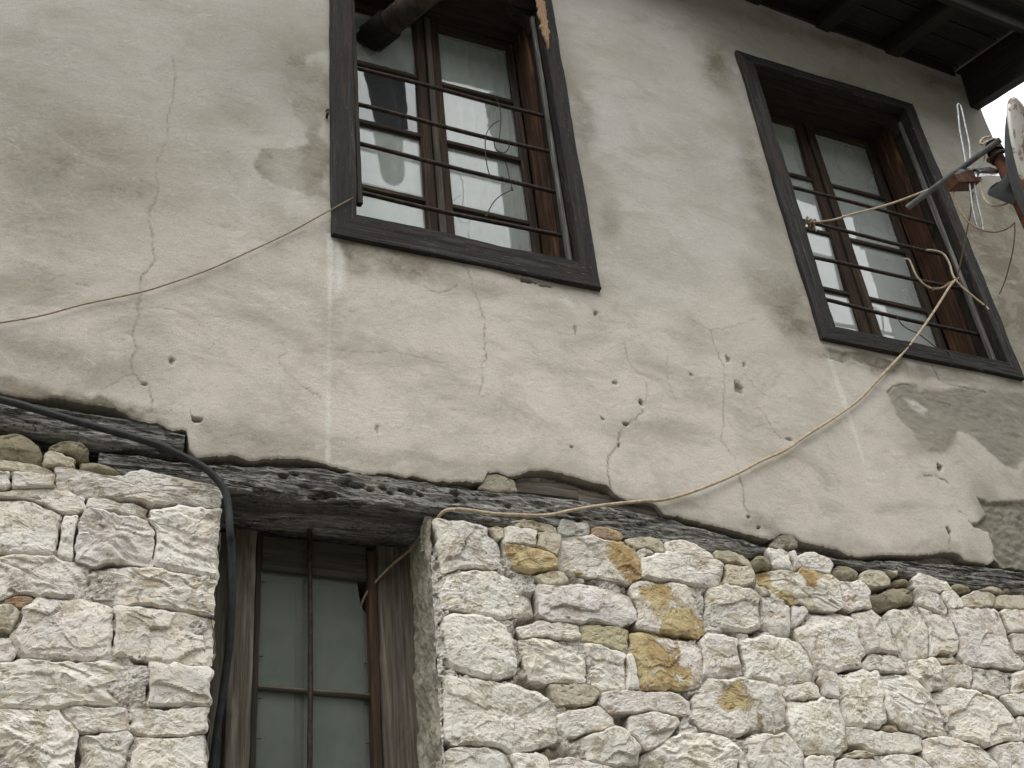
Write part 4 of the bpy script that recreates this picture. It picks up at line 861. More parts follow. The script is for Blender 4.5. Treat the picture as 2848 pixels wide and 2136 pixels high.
# ------------------------------------------------------------------ stone wall of the lower storey
JL, JR = .528, 1.140                           # jambs of the lower window
stone_wall = empty('stone_wall', (1.8, 0, 0))
tag(stone_wall, 'rough whitewashed rubble stone wall under the timber beams, on both sides of the lower window', 'wall', kind='thing')

def build_mortar():
    xs = np.arange(-1.8, XC, .0055); zs = np.arange(2.3, 3.60, .0055)
    X, Z = np.meshgrid(xs, zs, indexing='ij')
    fill = fbm(X * 2.6, 3, Z * 2.6, 3)
    void = smooth(.05, .42, fbm(X * 6, 9, Z * 6, 4, .6) - .25 * fill + .28 * smooth(2.0, 2.8, X))
    h = -.005 + .006 * fbm(X * 18, 0, Z * 18, 3) + .005 * fbm(X * 70, 0, Z * 70, 3, .7) - .042 * void
    own = np.zeros(X.shape, bool); over = np.zeros(X.shape, bool)
    for _k, q in STONES:
        qa = np.array(q); s = (slice(max(0, np.searchsorted(xs, qa[:, 0].min() - .04)), np.searchsorted(xs, qa[:, 0].max() + .04)), slice(max(0, np.searchsorted(zs, qa[:, 1].min() - .06)), np.searchsorted(zs, qa[:, 1].max() + .04)))
        own[s] |= inside(X[s], Z[s], q); over[s] |= inside(X[s] - .004, Z[s] + .016, q)
    h -= .034 * (over & ~own) * smooth(-.1, .3, noise3(X * 9, 2, Z * 9) + .3 * smooth(1.8, 2.6, X))
    h -= .014 * smooth(.15, .45, noise3(X * 60, 7, Z * 60)) * smooth(-.3, .2, noise3(X * 5, 1, Z * 5))
    h = np.where(Z > 3.34, -.06 + .006 * fbm(X * 18, 0, Z * 18, 4), h)
    under_beam = smooth(3.18, 3.24, Z) * (Z < 3.34)
    h = h - .03 * under_beam
    left = (X < .53) & (Z > 3.37) & (Z < 3.47)
    h = np.where(left, h - .045, h)
    V = np.stack([X, -h, Z], -1).reshape(-1, 3)
    F = grid_faces(len(xs), len(zs))
    c = V[F].mean(1)
    keep = ~((c[:, 0] > JL - .022) & (c[:, 0] < JR - .012) & (c[:, 2] < 3.335))
    mesh('mortar', V, F[keep], M['mortar'], stone_wall, sm=False)
    for xa_, xb_ in ((-1.8, JL - .05), (JR + .06, XC - .02)):
        v, f, g = board_geo(quad_x(xa_, xb_, .13, .28, 0), quad_x(xa_, xb_, .13, .28, 3.29), n=2, rough=0, m=1)
        mesh('leak_backing', v, f, M['mortar'], stone_wall, sm=False)  # unseen backing slab added to stop light leaks
    # foot of the wall below the picture, and the reveals of the window
    xs = np.linspace(-1.8, XC, 90); zs = np.linspace(0, 2.31, 40)
    X, Z = np.meshgrid(xs, zs, indexing='ij')
    F = grid_faces(90, 40)
    V = np.stack([X, .012 - .02 * fbm(X * 5, 0, Z * 5, 3), Z], -1).reshape(-1, 3)
    c = V[F].mean(1)
    mesh('mortar', V, F[~((c[:, 0] > JL) & (c[:, 0] < JR) & (c[:, 2] > 2.1))], M['mortar'], stone_wall)
    for x, sg in ((JL - .006, -1), (JR - .008, 1)):
        ys = np.linspace(.010, .30, 46); zs = np.arange(2.1, 3.312, .0075)
        Yg, Zg = np.meshgrid(ys, zs, indexing='ij')
        xx = x + sg * (.010 * fbm(Yg * 9, 3, Zg * 7, 4) + .008 * noise3(Yg * 3, 0, Zg * 2.2) + .016 * smooth(.10, .0, Yg) * noise3(Yg * 14, 2, Zg * 11) + .004 * fbm(Yg * 40, 1, Zg * 40, 3))
        mesh('reveal', np.stack([xx, Yg, Zg], -1).reshape(-1, 3), grid_faces(len(ys), len(zs)), M['reveal'], stone_wall, sm=False)
M['reveal'] = plain('reveal_render', (.25, .225, .175), (.37, .34, .28), 12, .95, bump=.6)
build_mortar()

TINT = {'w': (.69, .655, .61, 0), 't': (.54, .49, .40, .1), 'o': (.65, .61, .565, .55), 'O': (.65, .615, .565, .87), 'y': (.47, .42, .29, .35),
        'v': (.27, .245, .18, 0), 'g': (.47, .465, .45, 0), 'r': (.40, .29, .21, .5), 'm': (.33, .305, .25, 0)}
proto_count = [0]
def build_stone(kind, poly, idx):
    P = np.array(poly, float)
    a = .5 * np.sum(P[:, 0] * np.roll(P[:, 1], -1) - np.roll(P[:, 0], -1) * P[:, 1])
    if a < 0: P = P[::-1]
    for _ in range(1):                                     # cut corners once
        Q = np.roll(P, -1, 0)
        P = np.stack([P * .92 + Q * .08, P * .08 + Q * .92], 1).reshape(-1, 2)
    area = abs(a)
    cen = np.array([np.mean(P[:, 0]), np.mean(P[:, 1])])
    L = np.linalg.norm(np.roll(P, -1, 0) - P, axis=1); per = L.sum()
    n = int(np.clip(per / .0065, 36, 190))
    s = np.concatenate([[0], np.cumsum(L)]); tt = np.linspace(0, per, n, endpoint=False)
    PC = np.vstack([P, P[:1]])
    B = np.stack([np.interp(tt, s, PC[:, 0]), np.interp(tt, s, PC[:, 1])], -1)
    sd = idx * 5.3
    d = B - cen; R = np.linalg.norm(d, axis=1)
    ud = d / R[:, None]
    # grow each stone until it nearly touches its neighbours
    cap = .016 if kind not in 'vtgm' else .006
    steps = np.linspace(-.004, cap * 2 + .004, 12)
    hit = np.full(n, cap * 2 + .004)
    px = B[:, None, 0] + ud[:, None, 0] * steps; pz = B[:, None, 1] + ud[:, None, 1] * steps
    lo, hi = B.min(0) - .05, B.max(0) + .05
    for q in STONES:
        qa = np.array(q[1])
        if q[1] is poly or (qa.max(0) < lo).any() or (qa.min(0) > hi).any(): continue
        ins = inside(px, pz, q[1])
        f_ = np.where(ins.any(1), steps[np.argmax(ins, 1)], 9.)
        hit = np.minimum(hit, f_)
    grow = np.clip(hit / 2 - .002 - .009 * smooth(-.2, .7, noise3(B[:, 0] * 7, sd, B[:, 1] * 7)), -.008, cap)
    # keep out of the window opening
    gx_ = B[:, 0] + ud[:, 0] * grow
    grow = np.where((gx_ > JL + .004) & (gx_ < JR - .004) & (B[:, 1] < 3.3), np.minimum(grow, 0), grow)
    grow = np.convolve(np.concatenate([grow[-1:], grow, grow[:1]]), np.ones(3) / 3, 'valid')
    R = np.maximum(R + grow + .005 * noise3(B[:, 0] * 24, sd, B[:, 1] * 24) + .0045 * fbm(B[:, 0] * 45, sd, B[:, 1] * 45, 3), R * .6)
    d /= np.linalg.norm(d, axis=1)[:, None]
    rm = R.mean()
    nr = int(np.clip(rm / .0062, 5, 26))
    st = np.concatenate([np.linspace(1, .985, 2, endpoint=False), 1 - (np.linspace(.12, 1, nr)) ** 1.0 * .985])
    smin = min(R.min(), .5 * math.sqrt(area))
    small = smin < .035
    rad = random.uniform(.0035, .007)
    prot = {'v': .004, 'm': .0, 't': .006}.get(kind, .008) + random.uniform(-.007, .007)
    rows, hh = [], []
    X = cen[0] + d[None, :, 0] * R[None] * st[:, None]
    Z = cen[1] + d[None, :, 1] * R[None] * st[:, None]
    inset = (1 - st)[:, None] * R[None]
    rnd = np.clip(inset / (rad * (1.1 + .8 * noise3(X * 14, sd, Z * 14))), 0, 1)
    h = prot - random.uniform(.008, .015) * (1 - np.sqrt(np.clip(1 - (1 - rnd) ** 2, 0, 1)))
    lx, lz = X - cen[0], Z - cen[1]
    if kind == 'v':
        h -= .022 * ((lx / max(.02, np.ptp(X) / 2)) ** 2 + (lz / max(.02, np.ptp(Z) / 2)) ** 2)
        h += .004 * fbm(X * 20, sd, Z * 20, 3) + facets(X * 16, Z * 20, idx % 200, .006, .003) + .0015 * fbm(X * 70, sd, Z * 70, 2)
    else:
        amp = 1. if not small else .45
        rug = 1.2 if cen[0] < .6 else .55
        tilt = random.uniform(-.04, .04), random.uniform(-.02, .06)
        h += tilt[0] * lx + tilt[1] * lz
        for _ in range(random.randint(1, 3)):              # large spalls struck off the face
            an = random.uniform(0, 2 * math.pi)
            nx, nz = math.cos(an), math.sin(an)
            off = random.uniform(.45, .9) * math.sqrt(area) * .5
            sl = random.uniform(.12, .4)
            q = nx * lx + nz * lz - off + .008 * noise3(X * 30, sd, Z * 30)
            h -= np.clip(q, 0, None) * sl * amp
        wx = X + .020 * fbm(X * 11, sd, Z * 11, 2); wz = Z + .016 * fbm(X * 11, sd + 9, Z * 11, 2)
        fx = random.uniform(9, 14)
        ang = random.uniform(-.35, .25)
        ca, sa = math.cos(ang), math.sin(ang)
        c1, _v = cells((wx * ca + wz * sa) * fx, (wz * ca - wx * sa) * fx * random.uniform(1.4, 2.2), idx % 200)
        c2, v2 = cells((wx * ca - wz * sa) * fx * 2.6 + 4, (wz * ca + wx * sa) * fx * 3.6, (idx * 3) % 200)
        edge = np.clip(inset / .012, 0, 1)
        left = cen[0] < .6
        style = random.choices(('split', 'pitted', 'cupped'), (3, 2, 3) if left else (4, 5, .8))[0]
        f1 = facets(wx * 8 + .3 * wz, wz * 12, idx % 200, .0065, .0032)
        f2 = facets(wx * 24, wz * 33 + .4 * wx, (idx * 5) % 200, .0022, .0012)
        if style == 'split':
            h += amp * edge * (1.25 * f1 + 1.1 * f2)
        elif style == 'pitted':
            h += amp * edge * (.45 * f1 + .8 * f2)
            pm = smooth(.15, .5, fbm(X * 16, sd, Z * 16, 3))
            h -= .004 * pm * smooth(.25, .6, noise3(X * 75, sd, Z * 75) + .3)
        else:
            h += amp * edge * (.008 * (np.minimum(c1, 1.) ** 2 - .3) + .004 * (np.minimum(c2, 1.) ** 2 - .3) + .6 * f1 + .6 * f2)
            lg = fbm(wx * 4.5, sd, wz * 11 + 3.5 * lx, 3) * random.uniform(1.6, 2.6) + 7
            fr = lg - np.floor(lg)
            h += amp * edge * .0055 * (smooth(0, .92, fr) - smooth(.92, 1., fr) - .4)
        rough_ = random.uniform(.35, 1.1)
        h += amp * .004 * fbm(X * 7, sd, Z * 9, 3) + rough_ * (.0024 * fbm(X * 48, sd, Z * 60, 3) + .0015 * noise3(X * 170, sd, Z * 170))
    top = np.stack([X, -h, Z], -1)
    # sides run back into the bed
    back = .075 if not small else .05
    B0 = top[0]
    cr = np.array([cen[0], 0, cen[1]])
    side = []
    for k_, dep in ((1., back), (1., back * .35)):
        q = B0.copy(); q[:, 1] = q[:, 1] + dep
        f = 1 - .06 * dep / back
        q[:, 0] = cen[0] + (q[:, 0] - cen[0]) * f; q[:, 2] = cen[1] + (q[:, 2] - cen[1]) * f
        side.append(q)
    V = np.concatenate([np.array(side), top], 0)
    nrow = V.shape[0]
    F = [tuple(q) for q in grid_faces(nrow, n, True)]
    F = [(b, a_, d_, c_) for a_, b, c_, d_ in F]
    F.append(tuple((nrow - 1) * n + i for i in range(n)))
    o = mesh('stone', V.reshape(-1, 3), F, M['stone'], stone_wall, at=(cen[0], 0, cen[1]), sm=False)
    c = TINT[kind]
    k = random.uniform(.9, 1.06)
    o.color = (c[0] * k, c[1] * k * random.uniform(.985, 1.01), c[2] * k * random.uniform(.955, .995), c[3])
    return o

for i, (k, p) in enumerate(STONES):
    build_stone(k, p, i + 1)
def course(x0, x1, z0, z1, i0):
    x = x0; i = i0
    while x < x1 - .05:
        w = min(random.uniform(.12, .3), x1 - x)
        j = lambda: random.uniform(-.012, .012)
        build_stone('w', [(x + j() + .006, z0 + j()), (x + w / 2, z0 + j()), (x + w - .006 + j(), z0 + j()), (x + w - .006 + j(), z1 + j()), (x + w / 2, z1 + j()), (x + j() + .006, z1 + j())], i)
        x += w; i += 1
course(-1.75, JL - .01, 2.28, 2.455, 400)
course(JR + .01, XC, 2.28, 2.45, 430)
for q, (za, zb) in enumerate(((2.46, 2.66), (2.66, 2.86), (2.86, 3.04), (3.04, 3.24))):
    course(3.43, XC, za, zb, 460 + 10 * q)
for q, (za, zb) in enumerate(((2.46, 2.63), (2.63, 2.86), (2.86, 3.02), (3.02, 3.2), (3.2, 3.38))):
    course(-1.76, -.135, za, zb, 520 + 12 * q)

# ------------------------------------------------------------------ timber beams
def build_beam(name, x0, x1, topc, botc, y0, depth, label, seed, worms=(), splits=()):
    T_, B_ = np.array(sorted(topc)), np.array(sorted(botc))
    nx = int((x1 - x0) / .007)
    xs = np.linspace(x0, x1, nx)
    zt = np.interp(xs, T_[:, 0], T_[:, 1]) + .003 * fbm(xs * 12, seed, 0, 3)
    zb = np.interp(xs, B_[:, 0], B_[:, 1]) + .004 * fbm(xs * 9, seed, 5, 3)
    # ring: back-top, top, front (many), bottom, back
    nf = 34
    a = np.linspace(0, 1, nf)
    Xf = np.repeat(xs[:, None], nf, 1)
    Zf = zt[:, None] * (1 - a) + zb[:, None] * a
    hgt = (zt - zb)[:, None]
    rnd = np.minimum(a, 1 - a)[None] * hgt
    h = -.012 * np.clip(1 - rnd / .014, 0, 1) ** 2
    h = h + .006 * noise3(Xf * 2, seed, Zf * 4) + .005 * fbm(Xf * 9, seed, Zf * 55, 4, .65) + .005 * fbm(Xf * 16, seed + 3, Zf * 34, 3)
    ck = noise3(Xf * 2.2, seed + 7, Zf * 46 + .9 * noise3(Xf * 3, seed, 0))
    h -= .011 * smooth(.07, 0, np.abs(ck)) * smooth(-.2, .3, noise3(Xf * 1.7, seed + 1, Zf * 9))
    for wx, wz, r in worms:
        rr = r * .0015
        d = np.hypot((Xf - wx) / (rr * 1.7), (Zf - wz) / rr)
        h -= .022 * smooth(1.3, .6, d)
    er = smooth(.25, .7, fbm(Xf * 6, seed + 5, Zf * 12, 3))
    h -= .010 * er
    Yf = y0 - np.minimum(h, .007)
    nb = 14
    bb = np.linspace(0, 1, nb + 1)[1:]
    Xb = np.repeat(xs[:, None], nb, 1)
    Yb = Yf[:, -1:] + bb[None] * (depth)
    Zb = zb[:, None] + .006 * fbm(Xb * 3, seed + 8, Yb * 40, 3) * np.minimum(1, bb * 6)[None]
    Xt = np.repeat(xs[:, None], 2, 1)
    Yt = np.stack([Yf[:, 0] + depth, Yf[:, 0] + .05], 1)
    Zt = np.stack([zt, zt], 1)
    X = np.concatenate([Xt, Xf, Xb], 1); Y = np.concatenate([Yt, Yf, Yb], 1); Z = np.concatenate([Zt, Zf, Zb], 1)
    n = X.shape[1]
    V = np.stack([X, Y, Z], -1).reshape(-1, 3)
    F = [tuple(q) for q in grid_faces(nx, n, True)]
    F += [tuple(range(n)), tuple(range((nx - 1) * n + n - 1, (nx - 1) * n - 1, -1))]
    g = np.stack([X, Z, Y], -1).reshape(-1, 3) + seed * 1.7
    o = mesh(name, V, F, M['beam'], sm=False, at=((x0 + x1) / 2, y0 + depth / 2, float(zb.mean())), attrs={'grain': g})
    return tag(o, label, 'beam', kind='thing')

build_beam('timber_beam', .195, XC, BEAM_TOP, BEAM_BOT, .010, .24, 'long grey worm-eaten timber beam over the lower window and the right-hand stones', 2.0, WORM)
build_beam('timber_beam', -1.8, .414, BEAM2_TOP, BEAM2_BOT, .004, .16, 'short split dark beam with a square cut end, above the brown boulders at left', 9.0)
for i, (p, lab) in enumerate(zip(LATHS, ('grey plank bared in the hole of the plaster above the beam, upper of two', 'thin grey plank between the beam and the torn plaster edge, just under the cord'))):
    q = np.array(p)
    L0, L1 = q[:, 0].min(), q[:, 0].max()
    lower = q[np.argsort(q[:, 1])]
    zl0 = q[np.argmin(np.abs(q[:, 0] - L0) + q[:, 1] * .5), 1]; zl1 = q[np.argmin(np.abs(q[:, 0] - L1) + q[:, 1] * .5), 1]
    t0, t1 = .045, .05
    o = board('plank', [(L0, .022, zl0), (L0, .05, zl0), (L0, .05, zl0 + t0), (L0, .022, zl0 + t0)],
              [(L1, .022, zl1), (L1, .05, zl1), (L1, .05, zl1 + t1), (L1, .022, zl1 + t1)], M['greywood'], None, at=((L0 + L1) / 2, .035, zl0), n=30, rough=.004)
    tag(o, lab, 'plank')

# ------------------------------------------------------------------ upper windows
def wavy_sheet(x0, x1, z0, z1, y, amp, folds, seed, nx=110, nz=40):
    X, Z = np.meshgrid(np.linspace(x0, x1, nx), np.linspace(z0, z1, nz), indexing='ij')
    top = smooth(z0, z1, Z)
    ph = X * folds + .8 * noise3(X * 3, seed, Z * .6) + .25 * noise3(X * 8, seed, Z * 2)
    Y = y + amp * (.5 + .5 * top) * np.sin(ph * 2 * math.pi) + .012 * noise3(X * 5, seed, Z * 3)
    return np.stack([X, Y, Z], -1).reshape(-1, 3), grid_faces(nx, nz)

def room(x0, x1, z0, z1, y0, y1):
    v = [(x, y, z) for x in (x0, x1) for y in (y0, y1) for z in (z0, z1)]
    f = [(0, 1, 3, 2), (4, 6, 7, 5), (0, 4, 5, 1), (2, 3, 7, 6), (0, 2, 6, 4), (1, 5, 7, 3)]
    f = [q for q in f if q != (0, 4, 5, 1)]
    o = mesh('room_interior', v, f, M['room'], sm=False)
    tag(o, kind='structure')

def upper_window(w, label, lp, pp, rp, bars, battens, lean=0., glass='glass'):
    """lp, rp = x range of left and right glass; pp = x of the meeting stiles"""
    x0, x1, z0, z1, xa, xb, za, zb = [w[k] for k in ('x0', 'x1', 'z0', 'z1', 'xa', 'xb', 'za', 'zb')]
    t = empty('window', ((x0 + x1) / 2, 0, z0))
    tag(t, label, 'window', kind='thing')
    f0, f1 = -.020, .035
    # outer frame, mitred
    board('frame_board', quad_x(x0, xa, f0, f1, 0)[:0] or [(x0, f0, z0), (xa, f0, za), (xa, f1, za), (x0, f1, z0)], [(x0, f0, z1), (xa, f0, zb), (xa, f1, zb), (x0, f1, z1)], M['frame'], t, n=70, rough=.004, m=6, warp=.004)
    board('frame_board', [(xb, f0, za), (x1, f0, z0), (x1, f1, z0), (xb, f1, za)], [(xb, f0, zb), (x1, f0, z1), (x1, f1, z1), (xb, f1, zb)], M['frame'], t, n=70, rough=.004, m=6, warp=.004)
    g = .0015
    board('frame_board', [(x0 + g, f0 - .002, z0), (xa + g, f0 - .002, za), (xa + g, f1, za), (x0 + g, f1, z0)], [(x1 - g, f0 - .002, z0), (xb - g, f0 - .002, za), (xb - g, f1, za), (x1 - g, f1, z0)], M['frame'], t, n=60, rough=.004, m=6, warp=.004)
    board('frame_board', [(x0 + g, f0 - .001, z1), (xa + g, f0 - .001, zb), (xa + g, f1, zb), (x0 + g, f1, z1)], [(x1 - g, f0 - .001, z1), (xb - g, f0 - .001, zb), (xb - g, f1, zb), (x1 - g, f1, z1)], M['frame'], t, n=60, rough=.004, m=6, warp=.004)
    # lining of the reveal
    yb = .30
    def lin(name, q0, q1, mat_, **k): return board(name, q0, q1, mat_, t, n=24, rough=.0015, **k)
    lin('lining_board', quad_x(xb - .002, xb + .03, .037, .105, za - .03), quad_x(xb - .002, xb + .03, .037, .105, zb + .03), M['dark'])
    o = lin('lining_board', quad_x(xb - .010, xb + .03, .108, .236, za - .03), quad_x(xb - .010, xb + .03, .108, .236, zb + .03), M['brown'], m=6)
    tag(o, 'reddish brown lining board at the right')
    lin('lining_board', quad_x(xa - .03, xa + .004, .037, .236, za - .03), quad_x(xa - .03, xa + .004, .037, .236, zb + .03), M['dark'])
    tp = lambda x, z0_, z1_: [(x, .037, z0_), (x, .236, z0_), (x, .236, z1_), (x, .037, z1_)]
    lin('lining_board', tp(xa + .006, zb + .002, zb + .03), tp(xb - .012, zb + .002, zb + .03), M['dark'])
    lin('sill_board', tp(xa + .006, za - .035, za - .004), tp(xb - .012, za - .035, za - .004), M['frame'])
    # curved corner piece under the head
    an = np.linspace(0, math.pi / 2, 9)
    R = .11
    prof = [(xb - .012 - R + R * math.sin(b), zb + .001 - R + R * math.cos(b)) for b in an]
    pv, pf = [], []
    for (px, pz) in prof:
        pv += [(px, .04, pz), (px, .10, pz)]
    n = len(prof)
    pv += [(xb - .012, .04, zb + .001), (xb - .012, .10, zb + .001)]
    pf = [(2 * i, 2 * i + 1, 2 * i + 3, 2 * i + 2) for i in range(n - 1)]
    pf += [tuple([2 * i for i in range(n)] + [2 * n])[::-1], tuple([2 * i + 1 for i in range(n)] + [2 * n + 1])]
    pf += [(0, 2 * n, 2 * n + 1, 1), (2 * n - 2, 2 * n - 1, 2 * n + 1, 2 * n)]
    mesh('corner_piece', pv, pf, M['dark'], t, sm=False, attrs={'grain': np.array(pv)})
    # sashes
    ys0, ys1 = .236, .276
    ztop, zbot = zb - .03, za + .01
    mun = [5.548, 5.198, 4.842]
    for side, (ga, gb) in enumerate((lp, rp)):
        s = empty('sash', ((ga + gb) / 2, .25, zbot), t)
        if side == 0: sa, sb = (xa + .002, ga), (gb, pp[0])
        else: sa, sb = (pp[1], ga), (gb, xb - .012)
        m = M['sash']
        board('stile', quad_x(sa[0], sa[1], ys0, ys1, zbot - .05), quad_x(sa[0], sa[1], ys0, ys1, ztop + .05), m if side == 0 else M['brownsash'], s, n=30, ch=.006)
        board('stile', quad_x(sb[0], sb[1], ys0, ys1, zbot - .05), quad_x(sb[0], sb[1], ys0, ys1, ztop + .05), m if side else M['brownsash'], s, n=30, ch=.006)
        rq = lambda x, a, b: [(x, ys0 + .002, a), (x, ys1, a), (x, ys1, b), (x, ys0 + .002, b)]
        board('rail', rq(ga + .001, ztop, ztop + .045), rq(gb - .001, ztop, ztop + .045), m, s, n=10)
        board('rail', rq(ga + .001, zbot - .04, zbot + .03), rq(gb - .001, zbot - .04, zbot + .03), m, s, n=10)
        for zc in mun:
            board('muntin', [(ga + .001, ys0 + .004, zc - .011), (ga + .001, ys1 - .006, zc - .009), (ga + .001, ys1 - .006, zc + .009), (ga + .001, ys0 + .004, zc + .011)],
                  [(gb - .001, ys0 + .004, zc - .011), (gb - .001, ys1 - .006, zc - .009), (gb - .001, ys1 - .006, zc + .009), (gb - .001, ys0 + .004, zc + .011)], m, s, n=12, ch=.003)
        zz = [ztop + .002] + mun + [zbot + .028]
        for i in range(4):
            hi, lo = zz[i] - .008, zz[i + 1] + .008
            tl = random.uniform(-.004, .004); sl = random.uniform(-.003, .003)
            y = .258
            tl += lean
            q = [(ga - .004, y + tl + sl, lo), (gb + .004, y + tl - sl, lo), (gb + .004, y - tl - sl, hi), (ga - .004, y - tl + sl, hi)]
            v = q + [(a, b + .003, c) for a, b, c in q]
            mesh('pane', v, [(0, 1, 2, 3), (7, 6, 5, 4), (0, 4, 5, 1), (1, 5, 6, 2), (2, 6, 7, 3), (3, 7, 4, 0)], M['clearglass'] if glass == 'glass' and side == 0 and i == 1 else M[glass], s, sm=False)
    # cover strip on the meeting stiles
    c = (pp[0] + pp[1]) / 2
    o = board('cover_strip', quad_x(c - .013, c + .013, ys0 - .016, ys0 + .002, zbot - .04), quad_x(c - .012, c + .012, ys0 - .016, ys0 + .002, ztop + .04), M['greywood'] if battens else M['sash'], t, n=30)
    # iron bars let into the frame
    for i, (zl, zr) in enumerate(bars):
        xl, xr = xa - .03, xb + .015
        px = np.linspace(xl, xr, 14)
        b = [(x, .062 + .002 * math.sin(x * 9 + i), zl + (zr - zl) * (x - xl) / (xr - xl) - .006 * math.sin(math.pi * (x - xl) / (xr - xl)) * (i % 2)) for x in px]
        tube('bar', b, .0085, M['iron'], t, 8, .0008)
    # pale edge batten at the right, inside the frame
    board('batten', quad_x(xb - .026, xb - .008, .020, .042, za + .02), quad_x(xb - .022, xb - .006, .020, .042, zb - .06), M['batten'], t, n=40, rough=.002, warp=.004)
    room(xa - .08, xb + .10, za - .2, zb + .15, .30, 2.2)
    return t

M['headwood'] = wood('head_board_wood', (.03, .026, .02), (.065, .056, .044), (.11, .095, .075), .7)
M['brownsash'] = wood('brown_sash_wood', (.02, .012, .008), (.055, .032, .02), (.16, .095, .05), .8)
win1 = upper_window(W1, 'large upper window with a stovepipe sticking out through its top pane', (.945, 1.283), (1.33, 1.352), (1.396, 1.722),
                    [(5.282, 5.282), (5.08, 5.074), (4.868, 4.850), (4.622, 4.626)], True)
win2 = upper_window(W2, 'window under the eave with a knotted cord on its bars, beside the antenna', (2.91, 3.285), (3.340, 3.352), (3.400, 3.722),
                    [(5.239, 5.231), (5.038, 5.038), (4.821, 4.838), (4.595, 4.578)], False, .0065, 'paleglass')
# loose strip hanging down the left of the first window, split wood at its upper right
board('batten', quad_x(.928, .948, -.012, .012, 4.50), quad_x(.922, .938, .0, .02, 5.92), M['dark'], win1, n=40, rough=.003)
v, f, g = board_geo(quad_x(1.758, 1.788, -.034, -.019, 5.60), quad_x(1.755, 1.798, -.034, -.019, 5.92), n=26, rough=.004, m=5)
zt = (v[:, 2] - 5.60) / .32
v[:, 0] += .010 * fbm(v[:, 2] * 30, 0, v[:, 0] * 10, 3)
v[:, 0] = 1.775 + (v[:, 0] - 1.775) * np.clip(zt * 2.2 + .12, .1, 1)
o = mesh('split_strip', v, f, M['brokenwood'], win1, sm=False, attrs={'grain': g})
tag(o, 'pale freshly split strip of wood at the upper right of the frame')
# small corner brackets low in the second window
board('bracket', [(2.90, .04, 4.47), (2.90, .06, 4.47), (2.90, .06, 4.485), (2.90, .04, 4.485)], [(2.985, .04, 4.372), (2.985, .06, 4.372), (2.985, .06, 4.387), (2.985, .04, 4.387)], M['frame'], win2, n=4)

# curtains hang behind the panes
for (a, b, nm, lab, sd_) in ((.93, 1.315, 'curtain', 'sheer white half curtain behind the lower left panes of the stovepipe window', 1), (.93, 1.315, 'curtain', 'short pale valance behind the pane the stovepipe comes through', 5), (1.365, 1.76, 'curtain', 'gathered sheer white curtain behind the right panes of the stovepipe window', 2),
                             (2.90, 3.33, 'curtain', 'sheer white curtain behind the narrow left panes under the eave', 3), (3.37, 3.79, 'curtain', 'sheer white curtain behind the right panes beside the antenna', 4)):
    v, f = wavy_sheet(a, b, 5.635 if sd_ == 5 else 4.40, 5.265 if sd_ == 1 else 5.97, .305, .022 if sd_ == 2 else .014, 17 if sd_ == 2 else 11, sd_)
    tag(mesh(nm, v, f, M['sheer']), lab, 'curtain', 'sheer curtains in the upper windows')
# white bowl-shaped thing on the sill of the second window
an = np.linspace(0, math.pi / 2, 7)
pr = [(.042 * math.cos(a) ** .6, .05 * math.sin(a)) for a in an]
v = [(3.655 + r * math.cos(b), .16 + r * math.sin(b), za) for r, za in [(p[0], 4.372 + p[1]) for p in pr] for b in np.linspace(0, 2 * math.pi, 20, endpoint=False)]
tag(mesh('cup', v, [tuple(q) for q in grid_faces(7, 20, True)] + [tuple(range(19, -1, -1)), tuple(range(120, 140))], M['white']), 'small white upturned cup standing on the window sill beside the antenna', 'cup')

# ------------------------------------------------------------------ lower window
lw = empty('window', (.83, .2, 2.1))
tag(lw, 'tall dusty window in the stone wall with one upright iron rod in front', 'window', kind='thing')
zb0, zb1 = 2.1, 3.30
board('frame_post', quad_x(.60, .664, .185, .29, zb0), quad_x(.598, .664, .185, .29, zb1), M['greywood'], lw, n=50, rough=.005, m=6, warp=.002)
board('frame_board', quad_x(.50, .598, .215, .29, zb0), quad_x(.50, .596, .215, .29, zb1), M['greywood'], lw, n=30, rough=.003)
board('frame_board', quad_x(1.030, 1.160, .195, .29, zb0), quad_x(1.028, 1.160, .195, .29, zb1), M['greywood'], lw, n=50, rough=.005, m=8, warp=.002)
o = board('edge_strip', quad_x(1.002, 1.026, .188, .28, zb0), quad_x(.998, 1.025, .188, .28, 3.275), M['rustwood'] if 'rustwood' in M else M['brownsash'], lw, n=40, rough=.003)
board('inner_strip', quad_x(.666, .684, .20, .28, zb0), quad_x(.666, .684, .20, .28, zb1), M['dark'], lw, n=30, rough=.002)
hb = lambda x, a, b: [(x, .205, a), (x, .28, a), (x, .28, b), (x, .205, b)]
board('head_board', hb(.686, 3.192, 3.30), hb(.997, 3.186, 3.30), M['headwood'], lw, n=20, rough=.003)
board('muntin', [(.686, .206, 2.836), (.686, .235, 2.836), (.686, .235, 2.847), (.686, .206, 2.847)], [(1.001, .206, 2.829), (1.001, .235, 2.829), (1.001, .235, 2.84), (1.001, .206, 2.84)], M['greywood'], lw, n=20, rough=.002)
board('muntin', [(.686, .206, 2.42), (.686, .235, 2.42), (.686, .235, 2.431), (.686, .206, 2.431)], [(1.001, .206, 2.42), (1.001, .235, 2.42), (1.001, .235, 2.431), (1.001, .206, 2.431)], M['greywood'], lw, n=20, rough=.002)
board('inner_mullion', quad_x(.80, .822, .245, .275, zb0), quad_x(.80, .822, .245, .275, 3.2), M['greywood'], lw, n=10)
y = .222
def pane(poly, yy, par, mat):
    n = len(poly)
    v = [(a, yy, b) for a, b in poly] + [(a, yy + .003, b) for a, b in poly]
    f = [tuple(range(n)), tuple(range(2 * n - 1, n - 1, -1))] + [(i, n + i, n + (i + 1) % n, (i + 1) % n) for i in range(n)]
    return mesh('pane', v, f, mat, par, sm=False)
